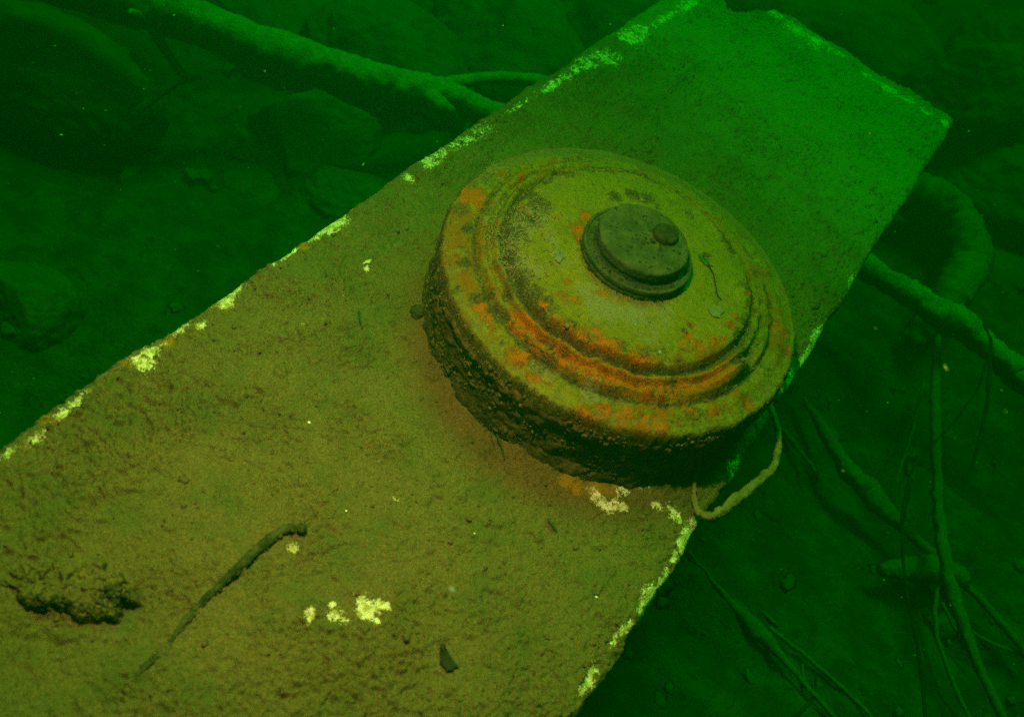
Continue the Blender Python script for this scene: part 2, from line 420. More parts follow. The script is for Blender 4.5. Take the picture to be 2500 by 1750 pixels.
# ------------------------------------------------------------------ slab
CHIPS = [  # x, y, across, along, strength
    (-0.2401, -0.0800, 0.0100, 0.0140, 1.2500),
    (-0.2403, -0.0904, 0.0100, 0.0120, 1.1000),
    (-0.2403, -0.1059, 0.0060, 0.0160, 0.9000),
    (-0.2413, -0.1397, 0.0040, 0.0200, 0.7500),
    (-0.2485, -0.1883, 0.0060, 0.0160, 1.0500),
    (-0.2448, -0.2006, 0.0100, 0.0120, 1.1500),
    (-0.2395, -0.2121, 0.0100, 0.0100, 1.0000),
    (-0.2346, -0.2167, 0.0060, 0.0060, 0.8000),
    (-0.2397, -0.2551, 0.0060, 0.0100, 0.8500),
    (-0.2361, -0.2871, 0.0070, 0.0080, 1.0000),
    (-0.2301, -0.2971, 0.0110, 0.0080, 1.1000),
    (-0.2360, -0.2759, 0.0040, 0.0080, 0.7000),
    (-0.2302, -0.2436, 0.0040, 0.0060, 0.7000),
    (-0.2366, -0.3500, 0.0050, 0.0100, 1.0000),
    (-0.2340, -0.3618, 0.0050, 0.0100, 1.0000),
    (-0.2308, -0.3894, 0.0050, 0.0120, 0.7500),
    (-0.2332, -0.4041, 0.0050, 0.0120, 0.7000),
    (-0.2364, 0.0515, 0.0110, 0.0130, 1.0000),
    (-0.2368, 0.0685, 0.0090, 0.0140, 0.8500),
    (-0.2348, 0.1036, 0.0120, 0.0200, 0.7200),
    (-0.2325, 0.1330, 0.0140, 0.0180, 0.6500),
    (-0.2341, 0.0169, 0.0080, 0.0100, 0.7000),
    (-0.2305, 0.2033, 0.0040, 0.0300, 0.7500),
    (-0.2285, 0.2676, 0.0070, 0.0400, 0.8000),
    (-0.2287, 0.3131, 0.0090, 0.0400, 0.8000),
    (-0.2253, 0.3456, 0.0140, 0.0300, 0.8000),
    (-0.2172, 0.3720, 0.0200, 0.0220, 0.7800),
    (-0.2210, 0.4407, 0.0220, 0.0220, 0.9000),
    (-0.2239, 0.4676, 0.0180, 0.0200, 0.8000),
    (-0.2157, 0.5221, 0.0090, 0.0400, 0.8500),
    (-0.2120, 0.5893, 0.0120, 0.0400, 0.9500),
    (-0.1222, 0.7015, 0.0180, 0.0160, 0.9500),
    (-0.0814, 0.6952, 0.0220, 0.0200, 0.9500),
    (-0.0476, 0.6961, 0.0200, 0.0220, 0.9000),
    (-0.0142, 0.6971, 0.0300, 0.0100, 0.6000),
    (0.0453, 0.6895, 0.0200, 0.0100, 0.7500),
    (0.0716, 0.6893, 0.0180, 0.0140, 0.9500),
    (0.0999, 0.6922, 0.0200, 0.0080, 0.8500),
    (0.1268, 0.6889, 0.0160, 0.0080, 0.8000),
    (0.1599, 0.6961, 0.0120, 0.0120, 0.8500),
    (0.1734, 0.6934, 0.0060, 0.0200, 0.7500),
    (0.1803, 0.5842, 0.0060, 0.0150, 0.6500),
    (0.1733, 0.5388, 0.0050, 0.0150, 0.6500),
    (0.1720, 0.2823, 0.0090, 0.0140, 1.2000),
    (0.1702, 0.1734, 0.0070, 0.0180, 1.2000),
    (0.1723, 0.1393, 0.0070, 0.0180, 1.1500),
    (0.1737, 0.1030, 0.0090, 0.0140, 1.3000),
    (0.1739, 0.0834, 0.0090, 0.0120, 1.1000),
    (0.1669, -0.0307, 0.0050, 0.0100, 1.0500),
    (0.1718, -0.0367, 0.0040, 0.0080, 0.9000),
    (0.1122, -0.1092, 0.0100, 0.0060, 0.6000),
    (0.1008, -0.1437, 0.0100, 0.0060, 1.3000),
    (0.1104, -0.1366, 0.0080, 0.0050, 1.2000),
    (0.0907, -0.1435, 0.0080, 0.0060, 1.0500),
    (0.1047, -0.1238, 0.0080, 0.0080, 0.7500),
    (0.1354, -0.1146, 0.0060, 0.0040, 0.9500),
    (0.1438, -0.1083, 0.0060, 0.0040, 0.9000),
    (0.1516, -0.1116, 0.0080, 0.0060, 0.9500),
    (0.1660, -0.1127, 0.0060, 0.0140, 1.1000),
    (0.1670, -0.1257, 0.0060, 0.0120, 1.1000),
    (0.1668, -0.1396, 0.0040, 0.0100, 1.0000),
    (0.1688, -0.1641, 0.0050, 0.0120, 1.0500),
    (0.1673, -0.1781, 0.0070, 0.0100, 1.2500),
    (0.1680, -0.1858, 0.0060, 0.0080, 1.0000),
    (0.1665, -0.1961, 0.0040, 0.0060, 0.8000),
    (0.1630, -0.2181, 0.0040, 0.0060, 0.9500),
    (0.1651, -0.2124, 0.0030, 0.0100, 0.7000),
    (0.1617, -0.2308, 0.0030, 0.0100, 0.6500),
    (0.1613, -0.2605, 0.0040, 0.0080, 1.1000),
    (0.1630, -0.2669, 0.0050, 0.0060, 1.0000),
    (0.1629, -0.2733, 0.0040, 0.0060, 0.7000),
    (-0.1884, -0.0960, 0.0022, 0.0045, 1.2000),
    (-0.1836, -0.1035, 0.0028, 0.0028, 1.1000),
    (-0.0494, -0.3291, 0.0040, 0.0040, 1.0000),
    (-0.0110, -0.3539, 0.0030, 0.0055, 1.0500),
    (-0.0071, -0.3569, 0.0025, 0.0040, 1.0000),
    (-0.0019, -0.3405, 0.0030, 0.0040, 0.9500),
    (0.0038, -0.3439, 0.0060, 0.0050, 1.1000),
    (0.0088, -0.3432, 0.0050, 0.0035, 1.0000),
    (0.0104, -0.3260, 0.0060, 0.0050, 1.1500),
    (0.0172, -0.3275, 0.0075, 0.0080, 1.2500),
    (0.0226, -0.3191, 0.0080, 0.0035, 1.1000),
    (0.0219, -0.3308, 0.0040, 0.0040, 1.0000),
    (0.0155, -0.3297, 0.0060, 0.0060, 1.1000),
    (0.0266, -0.3292, 0.0030, 0.0030, 0.9000),
    (-0.1764, -0.1401, 0.0020, 0.0020, 0.8000),
    (-0.1786, -0.1862, 0.0020, 0.0020, 0.8000),
    (-0.0208, -0.2531, 0.0040, 0.0015, 0.8000),
    (0.0986, -0.2811, 0.0040, 0.0040, 0.0000),
]
STAINS = [
    (-0.2329, -0.2161, 0.0070, 1.0000),
    (-0.2396, -0.2205, 0.0080, 0.8500),
    (-0.2378, -0.2607, 0.0060, 0.9000),
    (-0.2349, -0.2730, 0.0080, 1.0000),
    (-0.2338, -0.2984, 0.0090, 0.9500),
    (-0.2371, -0.3029, 0.0090, 0.8000),
    (-0.2364, -0.3712, 0.0080, 0.8500),
    (-0.2412, -0.0571, 0.0060, 0.7000),
    (-0.2380, -0.1234, 0.0080, 0.7500),
    (0.0662, -0.1490, 0.0100, 1.0500),
    (0.0760, -0.1486, 0.0090, 1.0000),
    (0.0885, -0.1367, 0.0120, 0.8500),
    (0.0996, -0.1287, 0.0100, 0.8000),
    (-0.2341, 0.0169, 0.0100, 0.6000),
    (-0.2314, -0.3935, 0.0080, 0.7000),
    (-0.2322, -0.2458, 0.0080, 0.7000),
    (-0.0911, -0.3879, 0.0030, 0.0000),
]

def silt(x, y):
    wx = x + 0.0050*fbm2(x, y, 0.014, 3, 41); wy = y + 0.0050*fbm2(x, y, 0.014, 3, 43)
    h = 0.0020*fbm2(x, y, 0.055, 3, 51)
    act = 0.30 + 1.0*np.clip(fbm2(x, y, 0.045, 3, 50)*1.4+0.4, 0, 1)
    b1 = np.minimum(np.abs(fbm2(wx, wy, 0.0115, 2, 52))*2.4, 1)
    b2 = np.minimum(np.abs(fbm2(wx, wy*1.25, 0.0047, 3, 53))*2.3, 1)
    h = h + act*(0.0014*b1 + 0.0024*b2 + 0.0026*fbm2(wx, wy, 0.0028, 2, 54))
    cl = np.maximum(fbm2(wx, wy, 0.012, 3, 55)-0.26, 0)
    pit = np.maximum(fbm2(wx, wy, 0.009, 3, 56)-0.26, 0)
    return h - 0.0004 + 0.007*cl - 0.005*pit - 0.0016

def slab_h(x, y):
    h = silt(x, y)
    chip = np.zeros_like(x); stain = np.zeros_like(x)
    for cx, cy, rx, ry, s in CHIPS:
        m = (np.abs(x-cx) < 3*rx) & (np.abs(y-cy) < 3*ry)
        chip[m] = np.maximum(chip[m], s*np.exp(-((x[m]-cx)/rx)**2-((y[m]-cy)/ry)**2))
    for cx, cy, r, s in STAINS:
        m = (np.abs(x-cx) < 3*r) & (np.abs(y-cy) < 3*r)
        stain[m] = np.maximum(stain[m], s*np.exp(-((x[m]-cx)**2+(y[m]-cy)**2)/(r*r)))
    k = sstep(0.25, 0.75, chip)
    h = h*(1-0.75*k) - 0.0012*k
    r = np.hypot(x, y)
    # silt banked against the mine
    h = h + 0.006*np.exp(-((r-0.158)/0.012)**2)*(0.5+fbm2(x, y, 0.03, 2, 61))
    ruddy = np.exp(-((r-0.165)/0.022)**2)*sstep(0.12, -0.1, x*0.5+y)
    thin = sstep(0.12, 0.62, y+0.25*x)  # mask for the light painted over the far half
    return h, chip, stain, ruddy, thin

def slab():
    xs = np.linspace(XL, XR, 410)
    ys = np.concatenate([np.arange(YN, -0.54, 0.006), np.arange(-0.54, 0.30, 0.0010), np.arange(0.30, YF, 0.0017), [YF]])
    nx, ny = len(xs), len(ys)
    T = (ys-YN)/(YF-YN)
    # broken bite in the far edge
    bx, bw = -0.1667, 0.040
    bite = 0.070*np.clip(1-np.abs((xs-bx)/bw)**2.2, 0, 1)
    bite = bite*(1+0.25*fbm2(xs, xs*0, 0.012, 2, 71))
    far = YF - bite + 0.0035*fbm2(xs, xs*0+3, 0.03, 3, 72)
    X = np.repeat(xs[None, :], ny, 0)
    Y = YN + T[:, None]*(far[None, :]-YN)
    # ragged long edges
    el = 0.0034*fbm2(Y[:, 0], Y[:, 0]*0+1, 0.045, 5, 73); er = 0.0042*fbm2(Y[:, 0], Y[:, 0]*0+5, 0.035, 4, 74)
    u = (X-XL)/(XR-XL)
    X = X + el[:, None]*(1-u)**6 + er[:, None]*u**6
    x, y = X.ravel(), Y.ravel()
    h, chip, stain, ruddy, thin = slab_h(x, y)
    d = np.minimum(np.minimum(X-X[:, :1], X[:, -1:]-X), np.minimum(Y-YN, far[None, :]-Y)).ravel()
    bev = 0.010
    q = np.clip(bev-d, 0, bev)
    z = h - (bev-np.sqrt(np.maximum(bev*bev-q*q, 0)))*0.9
    z = z - 0.003*sstep(0.03, 0.0, d)
    V = np.stack([x, y, z], 1)
    qd = [grid_quads(nx, ny)]
    # perimeter, counter-clockwise seen from above
    I = np.arange(nx*ny).reshape(ny, nx)
    per = np.concatenate([I[0, :-1], I[:-1, -1], I[-1, :0:-1], I[:0:-1, 0]])
    P0 = V[per]; m = len(per); rings = [per]; vs = [V]; base = len(V)
    cen = P0.mean(0)
    for k, zz in enumerate((-0.016, -0.028, -0.045, -0.065, -THK)):
        p = P0.copy(); p[:, 2] = zz
        dirn = np.stack([np.sign(p[:, 0]-cen[0])*(np.minimum(np.abs(p[:, 0]-XL), np.abs(p[:, 0]-XR)) < 0.02), np.where(p[:, 1] > 0.6, 1, 0)*1.0], 1)
        nn = 0.004*fbm3(p, 0.03, 3, 80+k) + 0.0008
        p[:, :2] += dirn*nn[:, None]
        vs.append(p); rings.append(np.arange(m)+base); base += m
    for a, b in zip(rings[:-1], rings[1:]):
        a2, b2 = np.roll(a, -1), np.roll(b, -1)
        qd.append(np.stack([a, b, b2, a2], 1))
    vs.append(np.array([[cen[0], cen[1], -THK]]))
    tr = np.stack([np.roll(rings[-1], -1), rings[-1], np.full(m, base)], 1)
    ex = np.zeros(base+1-nx*ny)
    zc = np.concatenate([a[per] for a in [chip]]*1)
    chip2 = np.concatenate([chip]+[zc*f for f in (0.8, 0.5, 0.2, 0.1, 0)]+[[0]])
    o = mk_obj('slab', np.vstack(vs), np.vstack(qd), M_SLAB, tris=tr,
               attrs={'chip': chip2, 'stain': np.concatenate([stain, ex]), 'ruddy': np.concatenate([ruddy, ex]), 'thin': np.concatenate([thin, ex])})  # 'thin' carries the light painted over the far half
    tag(o, 'long silt-covered slab with chipped white paint along its edges, under the round mine', 'slab')
slab()
def sz(x, y):
    return float(slab_h(np.array([x]), np.array([y]))[0][0])

# ------------------------------------------------------------------ the mine
MINE = thing('land_mine', (0, 0, 0), 'round rusted land mine with orange rust rings and dark centre plug, lying on the slab', 'mine')

def blobs(p, L):
    o = np.zeros(len(p))
    for x, y, r, s in L:
        o = np.maximum(o, s*np.exp(-((p[:, 0]-x)**2+(p[:, 1]-y)**2)/(r*r)))
    return o

def angd(a, c):
    return np.abs((a-c+180) % 360-180)

RUST = [
    (-0.1436, -0.0334, 0.0140, 1.0000),
    (-0.1335, -0.0341, 0.0100, 0.9000),
    (-0.1459, -0.0430, 0.0070, 0.9000),
    (-0.1243, 0.0136, 0.0060, 0.8000),
    (-0.1399, 0.0114, 0.0060, 0.7000),
    (-0.0321, -0.1160, 0.0100, 1.0000),
    (-0.0243, -0.1175, 0.0110, 1.0000),
    (-0.0136, -0.1108, 0.0080, 0.9000),
    (0.0040, -0.1125, 0.0120, 1.1000),
    (0.0166, -0.1063, 0.0120, 1.1000),
    (0.0321, -0.1018, 0.0120, 1.1000),
    (0.0361, -0.0922, 0.0070, 0.9000),
    (0.0439, -0.1095, 0.0090, 1.0000),
    (0.0583, -0.0923, 0.0120, 0.9500),
    (0.0618, -0.0849, 0.0100, 0.9000),
    (-0.0141, -0.1410, 0.0090, 0.9500),
    (-0.0073, -0.1315, 0.0080, 0.9500),
    (0.0019, -0.1472, 0.0050, 0.9000),
    (0.0066, -0.1469, 0.0050, 0.8000),
    (-0.0611, -0.1256, 0.0070, 0.9500),
    (-0.0530, -0.1295, 0.0060, 0.9000),
    (0.0471, -0.1455, 0.0080, 1.0000),
    (0.0545, -0.1445, 0.0090, 0.9000),
    (0.0600, -0.1326, 0.0080, 0.9000),
    (0.0734, -0.1255, 0.0120, 0.8000),
    (0.0867, -0.1200, 0.0120, 0.8500),
    (0.0978, -0.1112, 0.0100, 0.8000),
    (0.0643, -0.1043, 0.0090, 0.9000),
    (0.0750, -0.0993, 0.0090, 0.9500),
    (0.0875, -0.0955, 0.0110, 0.8500),
    (0.0938, -0.0810, 0.0100, 0.8000),
    (0.1060, -0.0814, 0.0100, 0.8000),
    (0.1034, -0.0712, 0.0060, 0.8000),
    (0.1424, -0.0404, 0.0060, 1.0000),
    (0.1274, -0.0459, 0.0120, 0.6000),
    (0.1234, -0.0688, 0.0100, 0.7000),
    (0.1333, 0.0514, 0.0080, 0.9000),
    (0.1430, 0.0374, 0.0070, 0.9000),
    (0.1217, 0.0506, 0.0100, 0.7500),
    (0.1418, 0.0203, 0.0080, 0.7000),
    (-0.0510, -0.0115, 0.0070, 1.0000),
    (-0.0543, 0.0066, 0.0060, 1.0000),
    (-0.0422, -0.0194, 0.0050, 0.9000),
    (-0.0691, -0.0146, 0.0040, 0.8000),
    (-0.0234, -0.1007, 0.0060, 0.9000),
    (-0.0121, -0.1066, 0.0060, 0.7000),
    (-0.0258, -0.0665, 0.0040, 0.7000),
    (-0.0107, -0.0789, 0.0040, 0.8000),
    (0.0193, -0.0916, 0.0050, 0.8000),
    (0.0735, -0.0381, 0.0080, 0.7500),
    (0.0715, -0.0248, 0.0050, 0.7000),
    (0.0737, -0.0479, 0.0050, 0.7000),
    (0.0849, -0.0398, 0.0080, 0.8000),
    (0.0919, -0.0257, 0.0070, 0.9000),
    (0.0943, 0.0012, 0.0050, 0.9000),
    (0.0931, 0.0106, 0.0040, 0.9000),
    (0.0966, -0.0171, 0.0040, 0.9000),
    (0.0145, -0.0508, 0.0050, 0.7000),
    (0.0014, -0.0548, 0.0060, 0.7000),
    (0.0183, 0.1071, 0.0060, 0.8500),
    (0.0248, 0.1078, 0.0050, 0.8000),
    (0.0887, 0.1029, 0.0060, 0.8000),
    (0.0927, 0.0490, 0.0060, 0.8500),
    (0.0957, 0.0353, 0.0040, 0.8000),
    (-0.0130, 0.0826, 0.0030, 0.6000),
    (-0.0887, -0.0333, 0.0060, 0.7000),
    (-0.0983, -0.0293, 0.0050, 0.7000),
]
BROWN = [
    (-0.1184, -0.0835, 0.0200, 1.0000),
    (-0.0913, -0.1091, 0.0180, 0.8500),
    (-0.1070, -0.1050, 0.0160, 0.9000),
    (-0.0919, -0.0902, 0.0120, 0.9000),
    (-0.1084, -0.0638, 0.0100, 1.0000),
    (-0.1018, -0.0799, 0.0100, 0.9000),
    (-0.1174, -0.0985, 0.0100, 0.9000),
    (-0.0741, -0.1180, 0.0120, 0.8000),
    (0.0125, -0.1231, 0.0200, 0.7000),
    (0.0410, -0.1026, 0.0200, 0.8000),
    (0.0867, -0.0669, 0.0200, 0.8000),
    (0.0963, -0.0425, 0.0200, 1.0000),
    (0.1037, -0.0305, 0.0140, 1.0000),
    (0.1037, -0.0497, 0.0160, 0.9000),
    (0.0804, -0.1107, 0.0200, 0.7000),
    (0.0585, -0.1284, 0.0150, 0.6000),
    (0.1337, -0.0408, 0.0160, 0.7000),
    (0.1334, 0.0352, 0.0200, 0.7000),
    (-0.0196, -0.0836, 0.0120, 0.7000),
    (0.0126, -0.0449, 0.0100, 0.5000),
    (0.0594, -0.0932, 0.0120, 0.8000),
    (0.0921, 0.1050, 0.0100, 0.7000),
    (-0.0522, -0.0067, 0.0090, 0.8000),
]
MOSS = [
    (-0.1192, -0.0661, 0.0075, 1.1500),
    (-0.0969, -0.0974, 0.0075, 1.1000),
    (-0.0700, -0.1212, 0.0080, 1.0000),
    (-0.0653, -0.1134, 0.0070, 1.0000),
    (-0.0511, -0.1209, 0.0090, 0.9500),
    (-0.0431, -0.1223, 0.0080, 0.9000),
    (-0.0529, -0.1319, 0.0060, 0.6000),
    (-0.0872, -0.1235, 0.0070, 0.9000),
    (-0.0860, -0.0564, 0.0200, 0.7800),
    (-0.0853, -0.0355, 0.0180, 0.7800),
    (-0.0887, -0.0139, 0.0160, 0.8200),
    (-0.1054, -0.0086, 0.0160, 0.8500),
    (-0.1024, 0.0193, 0.0120, 0.7500),
    (-0.0925, 0.0428, 0.0100, 0.7000),
    (-0.0719, -0.0764, 0.0140, 0.8500),
    (-0.0517, -0.0917, 0.0150, 0.9000),
    (-0.0361, -0.0952, 0.0130, 0.8500),
    (-0.0509, -0.1016, 0.0120, 0.8500),
    (-0.0856, 0.0626, 0.0120, 0.8000),
    (-0.0726, 0.0795, 0.0120, 0.7500),
    (-0.0990, 0.0380, 0.0120, 0.8500),
    (-0.0256, -0.0943, 0.0070, 0.9500),
    (-0.0174, -0.0976, 0.0100, 0.7000),
    (0.0016, -0.0997, 0.0100, 0.7200),
    (0.0180, -0.0992, 0.0100, 0.7000),
    (0.0405, -0.0872, 0.0100, 0.7000),
    (0.0566, -0.0800, 0.0100, 0.7200),
    (0.0669, -0.0691, 0.0100, 0.7000),
    (0.0774, -0.0519, 0.0090, 0.6000),
    (0.0022, -0.1332, 0.0160, 0.7200),
    (-0.0189, -0.1271, 0.0140, 0.6000),
    (-0.0365, -0.1239, 0.0110, 0.6200),
    (0.0558, -0.1166, 0.0120, 0.6800),
    (0.0482, -0.1176, 0.0120, 0.5500),
    (0.0394, -0.1244, 0.0100, 0.4000),
    (0.0252, -0.1286, 0.0120, 0.5500),
    (0.0577, -0.0946, 0.0060, 0.8000),
    (0.0732, -0.0785, 0.0100, 0.5500),
    (0.0863, -0.0785, 0.0080, 0.7000),
    (0.0491, 0.0886, 0.0100, 1.0500),
    (0.0384, 0.0989, 0.0090, 0.9500),
    (0.0565, 0.0813, 0.0080, 1.0000),
    (0.0273, 0.1009, 0.0080, 0.7000),
    (0.0430, 0.0535, 0.0060, 0.9000),
    (0.0204, 0.0781, 0.0100, 0.5000),
    (0.0073, 0.0875, 0.0070, 0.7500),
    (0.0118, 0.0862, 0.0060, 0.7000),
    (0.0876, 0.0521, 0.0120, 0.7200),
    (0.0992, 0.0391, 0.0120, 0.7200),
    (0.1054, 0.0173, 0.0120, 0.8500),
    (0.1067, 0.0002, 0.0110, 0.9500),
    (0.1148, -0.0060, 0.0120, 0.8000),
    (0.1129, 0.0360, 0.0100, 0.7000),
    (0.0986, 0.0617, 0.0080, 0.7000),
    (0.0855, 0.0847, 0.0090, 0.7000),
    (0.1244, -0.0081, 0.0120, 0.7500),
    (0.1177, -0.0216, 0.0090, 1.1000),
    (0.1277, -0.0200, 0.0120, 0.6500),
    (0.0811, -0.0620, 0.0070, 0.6000),
    (-0.0405, 0.0657, 0.0100, 1.0000),
    (-0.0497, 0.0490, 0.0100, 0.9000),
    (-0.0287, 0.0717, 0.0110, 0.9000),
    (-0.0162, 0.0700, 0.0080, 0.7000),
    (-0.1539, 0.0205, 0.0160, 0.6200),
    (-0.1499, -0.0015, 0.0160, 0.6800),
    (-0.1457, 0.0427, 0.0160, 0.6200),
    (-0.1303, 0.0804, 0.0200, 0.6000),
    (-0.1378, -0.0527, 0.0120, 0.7500),
    (-0.1177, -0.0407, 0.0140, 0.6000),
    (-0.1520, -0.0166, 0.0140, 0.6000),
    (-0.1112, 0.1156, 0.0200, 0.5000),
    (-0.0262, 0.1454, 0.0140, 0.6200),
    (0.0003, 0.1426, 0.0140, 0.6000),
    (0.1564, 0.0095, 0.0140, 0.6000),
    (0.1461, -0.0134, 0.0140, 0.5000),
    (0.0692, -0.0364, 0.0040, 0.9000),
    (0.0683, -0.0284, 0.0030, 0.9000),
    (-0.0092, -0.1264, 0.0080, 0.5000),
]
PALE = [
    (-0.0856, -0.0574, 0.0220, 0.9500),
    (-0.0859, -0.0377, 0.0200, 0.9500),
    (-0.0697, -0.0795, 0.0160, 0.8000),
    (-0.0839, -0.0209, 0.0160, 0.8000),
    (-0.0502, -0.0790, 0.0160, 0.7000),
    (0.0121, -0.0666, 0.0200, 0.8500),
    (0.0303, -0.0544, 0.0200, 0.8000),
    (-0.0067, -0.0638, 0.0160, 0.8000),
    (0.0441, -0.0339, 0.0180, 0.7000),
    (0.0486, -0.0599, 0.0200, 0.6000),
    (-0.0434, -0.0504, 0.0120, 0.8000),
    (0.0056, -0.0419, 0.0120, 0.8000),
    (0.0421, -0.1261, 0.0140, 0.8000),
    (0.0060, -0.1339, 0.0180, 0.7500),
    (-0.1493, 0.0138, 0.0200, 0.6000),
    (-0.1123, -0.0483, 0.0160, 0.6000),
    (-0.0631, -0.0041, 0.0100, 0.5000),
    (-0.0584, -0.0387, 0.0100, 0.7000),
]

def top_profile(r, a):
    # r in metres, a in degrees; height of the mine's top
    pr = [(0, .0955), (.046, .0955), (.085, .0950), (.101, .0942), (.1040, .0928), (.1058, .0878), (.1078, .0828), (.1100, .0828),
          (.1118, .0868), (.1135, .0884), (.1152, .0880), (.1164, .0838), (.1182, .0798), (.1203, .0806), (.1225, .0838), (.1262, .0836), (.1282, .0790), (.1300, .0748), (.1322, .0748),
          (.1345, .0770), (.1385, .0775), (.1450, .0752), (.1500, .0742), (.1525, .0748), (.1545, .0736), (.1560, .0700), (.1565, .0620)]
    return np.interp(r, [q[0] for q in pr], [q[1] for q in pr])

def mine_top():
    rs = np.concatenate([np.linspace(0.0005, 0.044, 16), np.linspace(0.046, 0.1005, 60), np.linspace(0.1012, 0.134, 56), np.linspace(0.135, 0.1545, 24), [0.1552, 0.1557, 0.1561, 0.1563, 0.1565]])
    na = 900
    A = np.linspace(0, 360, na, endpoint=False)
    RR, AA = np.meshgrid(rs, A, indexing='ij')
    r, a = RR.ravel(), AA.ravel()
    ar = np.radians(a)
    p = np.stack([r*np.cos(ar), r*np.sin(ar), 0*r], 1)
    rw = r + 0.0027*fbm3(p, 0.026, 4, 101)*sstep(0.095, 0.105, r)*sstep(0.150, 0.140, r)
    z = top_profile(rw, a)
    z[r > 0.1546] = top_profile(r[r > 0.1546], 0)
    # worn, silted rings on the far side; deep corroded rings on the near side
    near = np.exp(-(angd(a, -60)/75.0)**2)
    flat = np.interp(r, [0, .10, .108, .118, .130, .16], [.0955, .0942, .0885, .0835, .0785, .0785])
    band = sstep(.099, .105, r)*sstep(.136, .131, r)
    fl = band*np.clip(0.04+0.12*(1-near)+0.9*fbm3(p, 0.042, 3, 105), 0, .8)
    z = z*(1-np.clip(fl, 0, .9)) + flat*np.clip(fl, 0, .9)
    # peeled lip at the end of the ledge, then the black hole behind it
    lip = np.exp(-((a-360*(a > 180)+14)/13.0)**2)*np.exp(-((r-0.1195)/0.0068)**2)*((a > 300) & (a < 355.5))
    z = z + 0.0105*lip
    hole = np.exp(-((a-360*(a > 180)+1.5)/4.0)**2)*np.exp(-((r-0.1235)/0.0055)**2)
    z = z - 0.011*hole
    rust = blobs(p, RUST); brown = blobs(p, BROWN); moss = blobs(p, MOSS); pale = blobs(p, PALE)
    ledge = np.exp(-((r-.1205)/.0085)**2)*sstep(-116, -104, a-360*(a > 180))*sstep(-4, -22, a-360*(a > 180))
    rust = np.maximum(rust, ledge*0.92)
    silt_a = np.maximum(0.95*np.exp(-((r-.152)/.016)**2)*np.clip(np.cos(ar-math.radians(112))*0.75+0.42, 0, 1), 0.50*np.exp(-((r-.150)/.009)**2))
    silt_a = np.maximum(silt_a, 0.62*np.exp(-((r-.05)/.010)**2)*np.clip(np.cos(ar+math.radians(70)), 0, 1))
    silt_a = np.maximum(silt_a, band*0.25)
    outer = sstep(.100, .112, r)
    mott = np.clip(fbm3(p+np.array([0, 0, .7]), 0.028, 4, 107)*1.2+0.5, 0, 1)
    brown = np.maximum(brown, outer*(0.18+0.46*mott)); moss = np.maximum(moss, outer*(0.20+0.36*(1-mott))); moss = np.maximum(moss, 0.15+0.22*np.clip(fbm3(p+np.array([0, 0, .4]), .035, 4, 108)+.1, 0, 1))
    brown = np.maximum(brown, 0.80*blobs(p, [(x_, y_, r_*1.8, s_) for x_, y_, r_, s_ in RUST]))
    left = np.clip(np.cos(ar-math.radians(-145)), 0, 1)**2
    brown = np.maximum(brown, outer*left*(0.25+0.55*mott)); rust = np.maximum(rust, outer*left*0.22)
    groove = np.maximum(np.exp(-((r-.1083)/.0034)**2), 0.85*np.exp(-((r-.1308)/.0028)**2))  # darker colour along both grooves, mixed in with the moss
    farring = np.exp(-((r-.117)/.006)**2)*np.clip(np.cos(ar-math.radians(125)), 0, 1)
    moss = np.maximum(moss, np.maximum(groove*0.95, 0.80*farring))
    moss = np.maximum(moss, np.exp(-((r-.1565)/.0042)**2)*0.72)
    # relief: flaking rust, crust, pitting
    q = p + np.array([0, 0, 0.3])
    rough = 0.22 + 0.9*np.clip(rust, 0, 1) + 0.9*np.clip(moss, 0, 1) + 0.35*band
    z = z + rough*(0.0014*fbm3(q, 0.011, 3, 111) + 0.0011*fbm3(q, 0.0042, 3, 113))
    z = z + sstep(.096, .104, r)*sstep(.150, .140, r)*0.0024*fbm3(q+0.5, 0.016, 3, 109)
    fl = fbm3(q*np.array([1, 1, 1]), 0.016, 3, 115)
    z = z + 0.0019*np.clip(rust, 0, 1)*(sstep(0.0, 0.06, fl)+sstep(0.22, 0.27, fl)-sstep(-.22, -.27, fl))
    tp = np.maximum(fbm3(q, 0.0046, 2, 117)-0.16, 0)
    z = z + 0.0042*np.clip(moss, 0, 1)*tp*sstep(.157, .150, r)
    edge = sstep(.150, .1565, r)
    rr = r + edge*(0.0016*fbm3(q, 0.012, 3, 119)+0.0010*fbm3(q, 0.004, 2, 121))
    V = np.stack([rr*np.cos(ar), rr*np.sin(ar), z], 1)
    nr = len(rs)
    k = np.arange(na)
    ce = np.array([[0, 0, .0955]])
    at = {'rust': rust, 'brown': brown, 'moss': moss, 'pale': pale, 'silt': silt_a}
    I = np.arange(nr*na).reshape(nr, na)
    # pressure plate: everything inside the first groove; top cover: the rings and the rim
    cut = int(np.searchsorted(rs, 0.1085))
    def sub(i0, i1, name, cap):
        sel = I[i0:i1].ravel(); n = i1-i0
        v = V[sel]; qd = grid_quads(na, n, True)
        aa = {kk: vv[sel] for kk, vv in at.items()}
        tr = None
        if cap:
            v = np.vstack([v, ce]); tr = np.stack([np.full(na, len(v)-1), k, (k+1) % na], 1)
            aa = {kk: np.append(vv, 0) for kk, vv in aa.items()}
        return mk_obj(name, v, qd, M_MINE, MINE, tris=tr, attrs=aa)
    sub(0, cut+1, 'pressure_plate', True)
    sub(cut, nr, 'top_cover', False)
    return p, z, moss
MP, MZ, MMOSS = mine_top()
def mz(x, y):
    i = np.argmin((MP[:, 0]-x)**2+(MP[:, 1]-y)**2); return float(MZ[i])

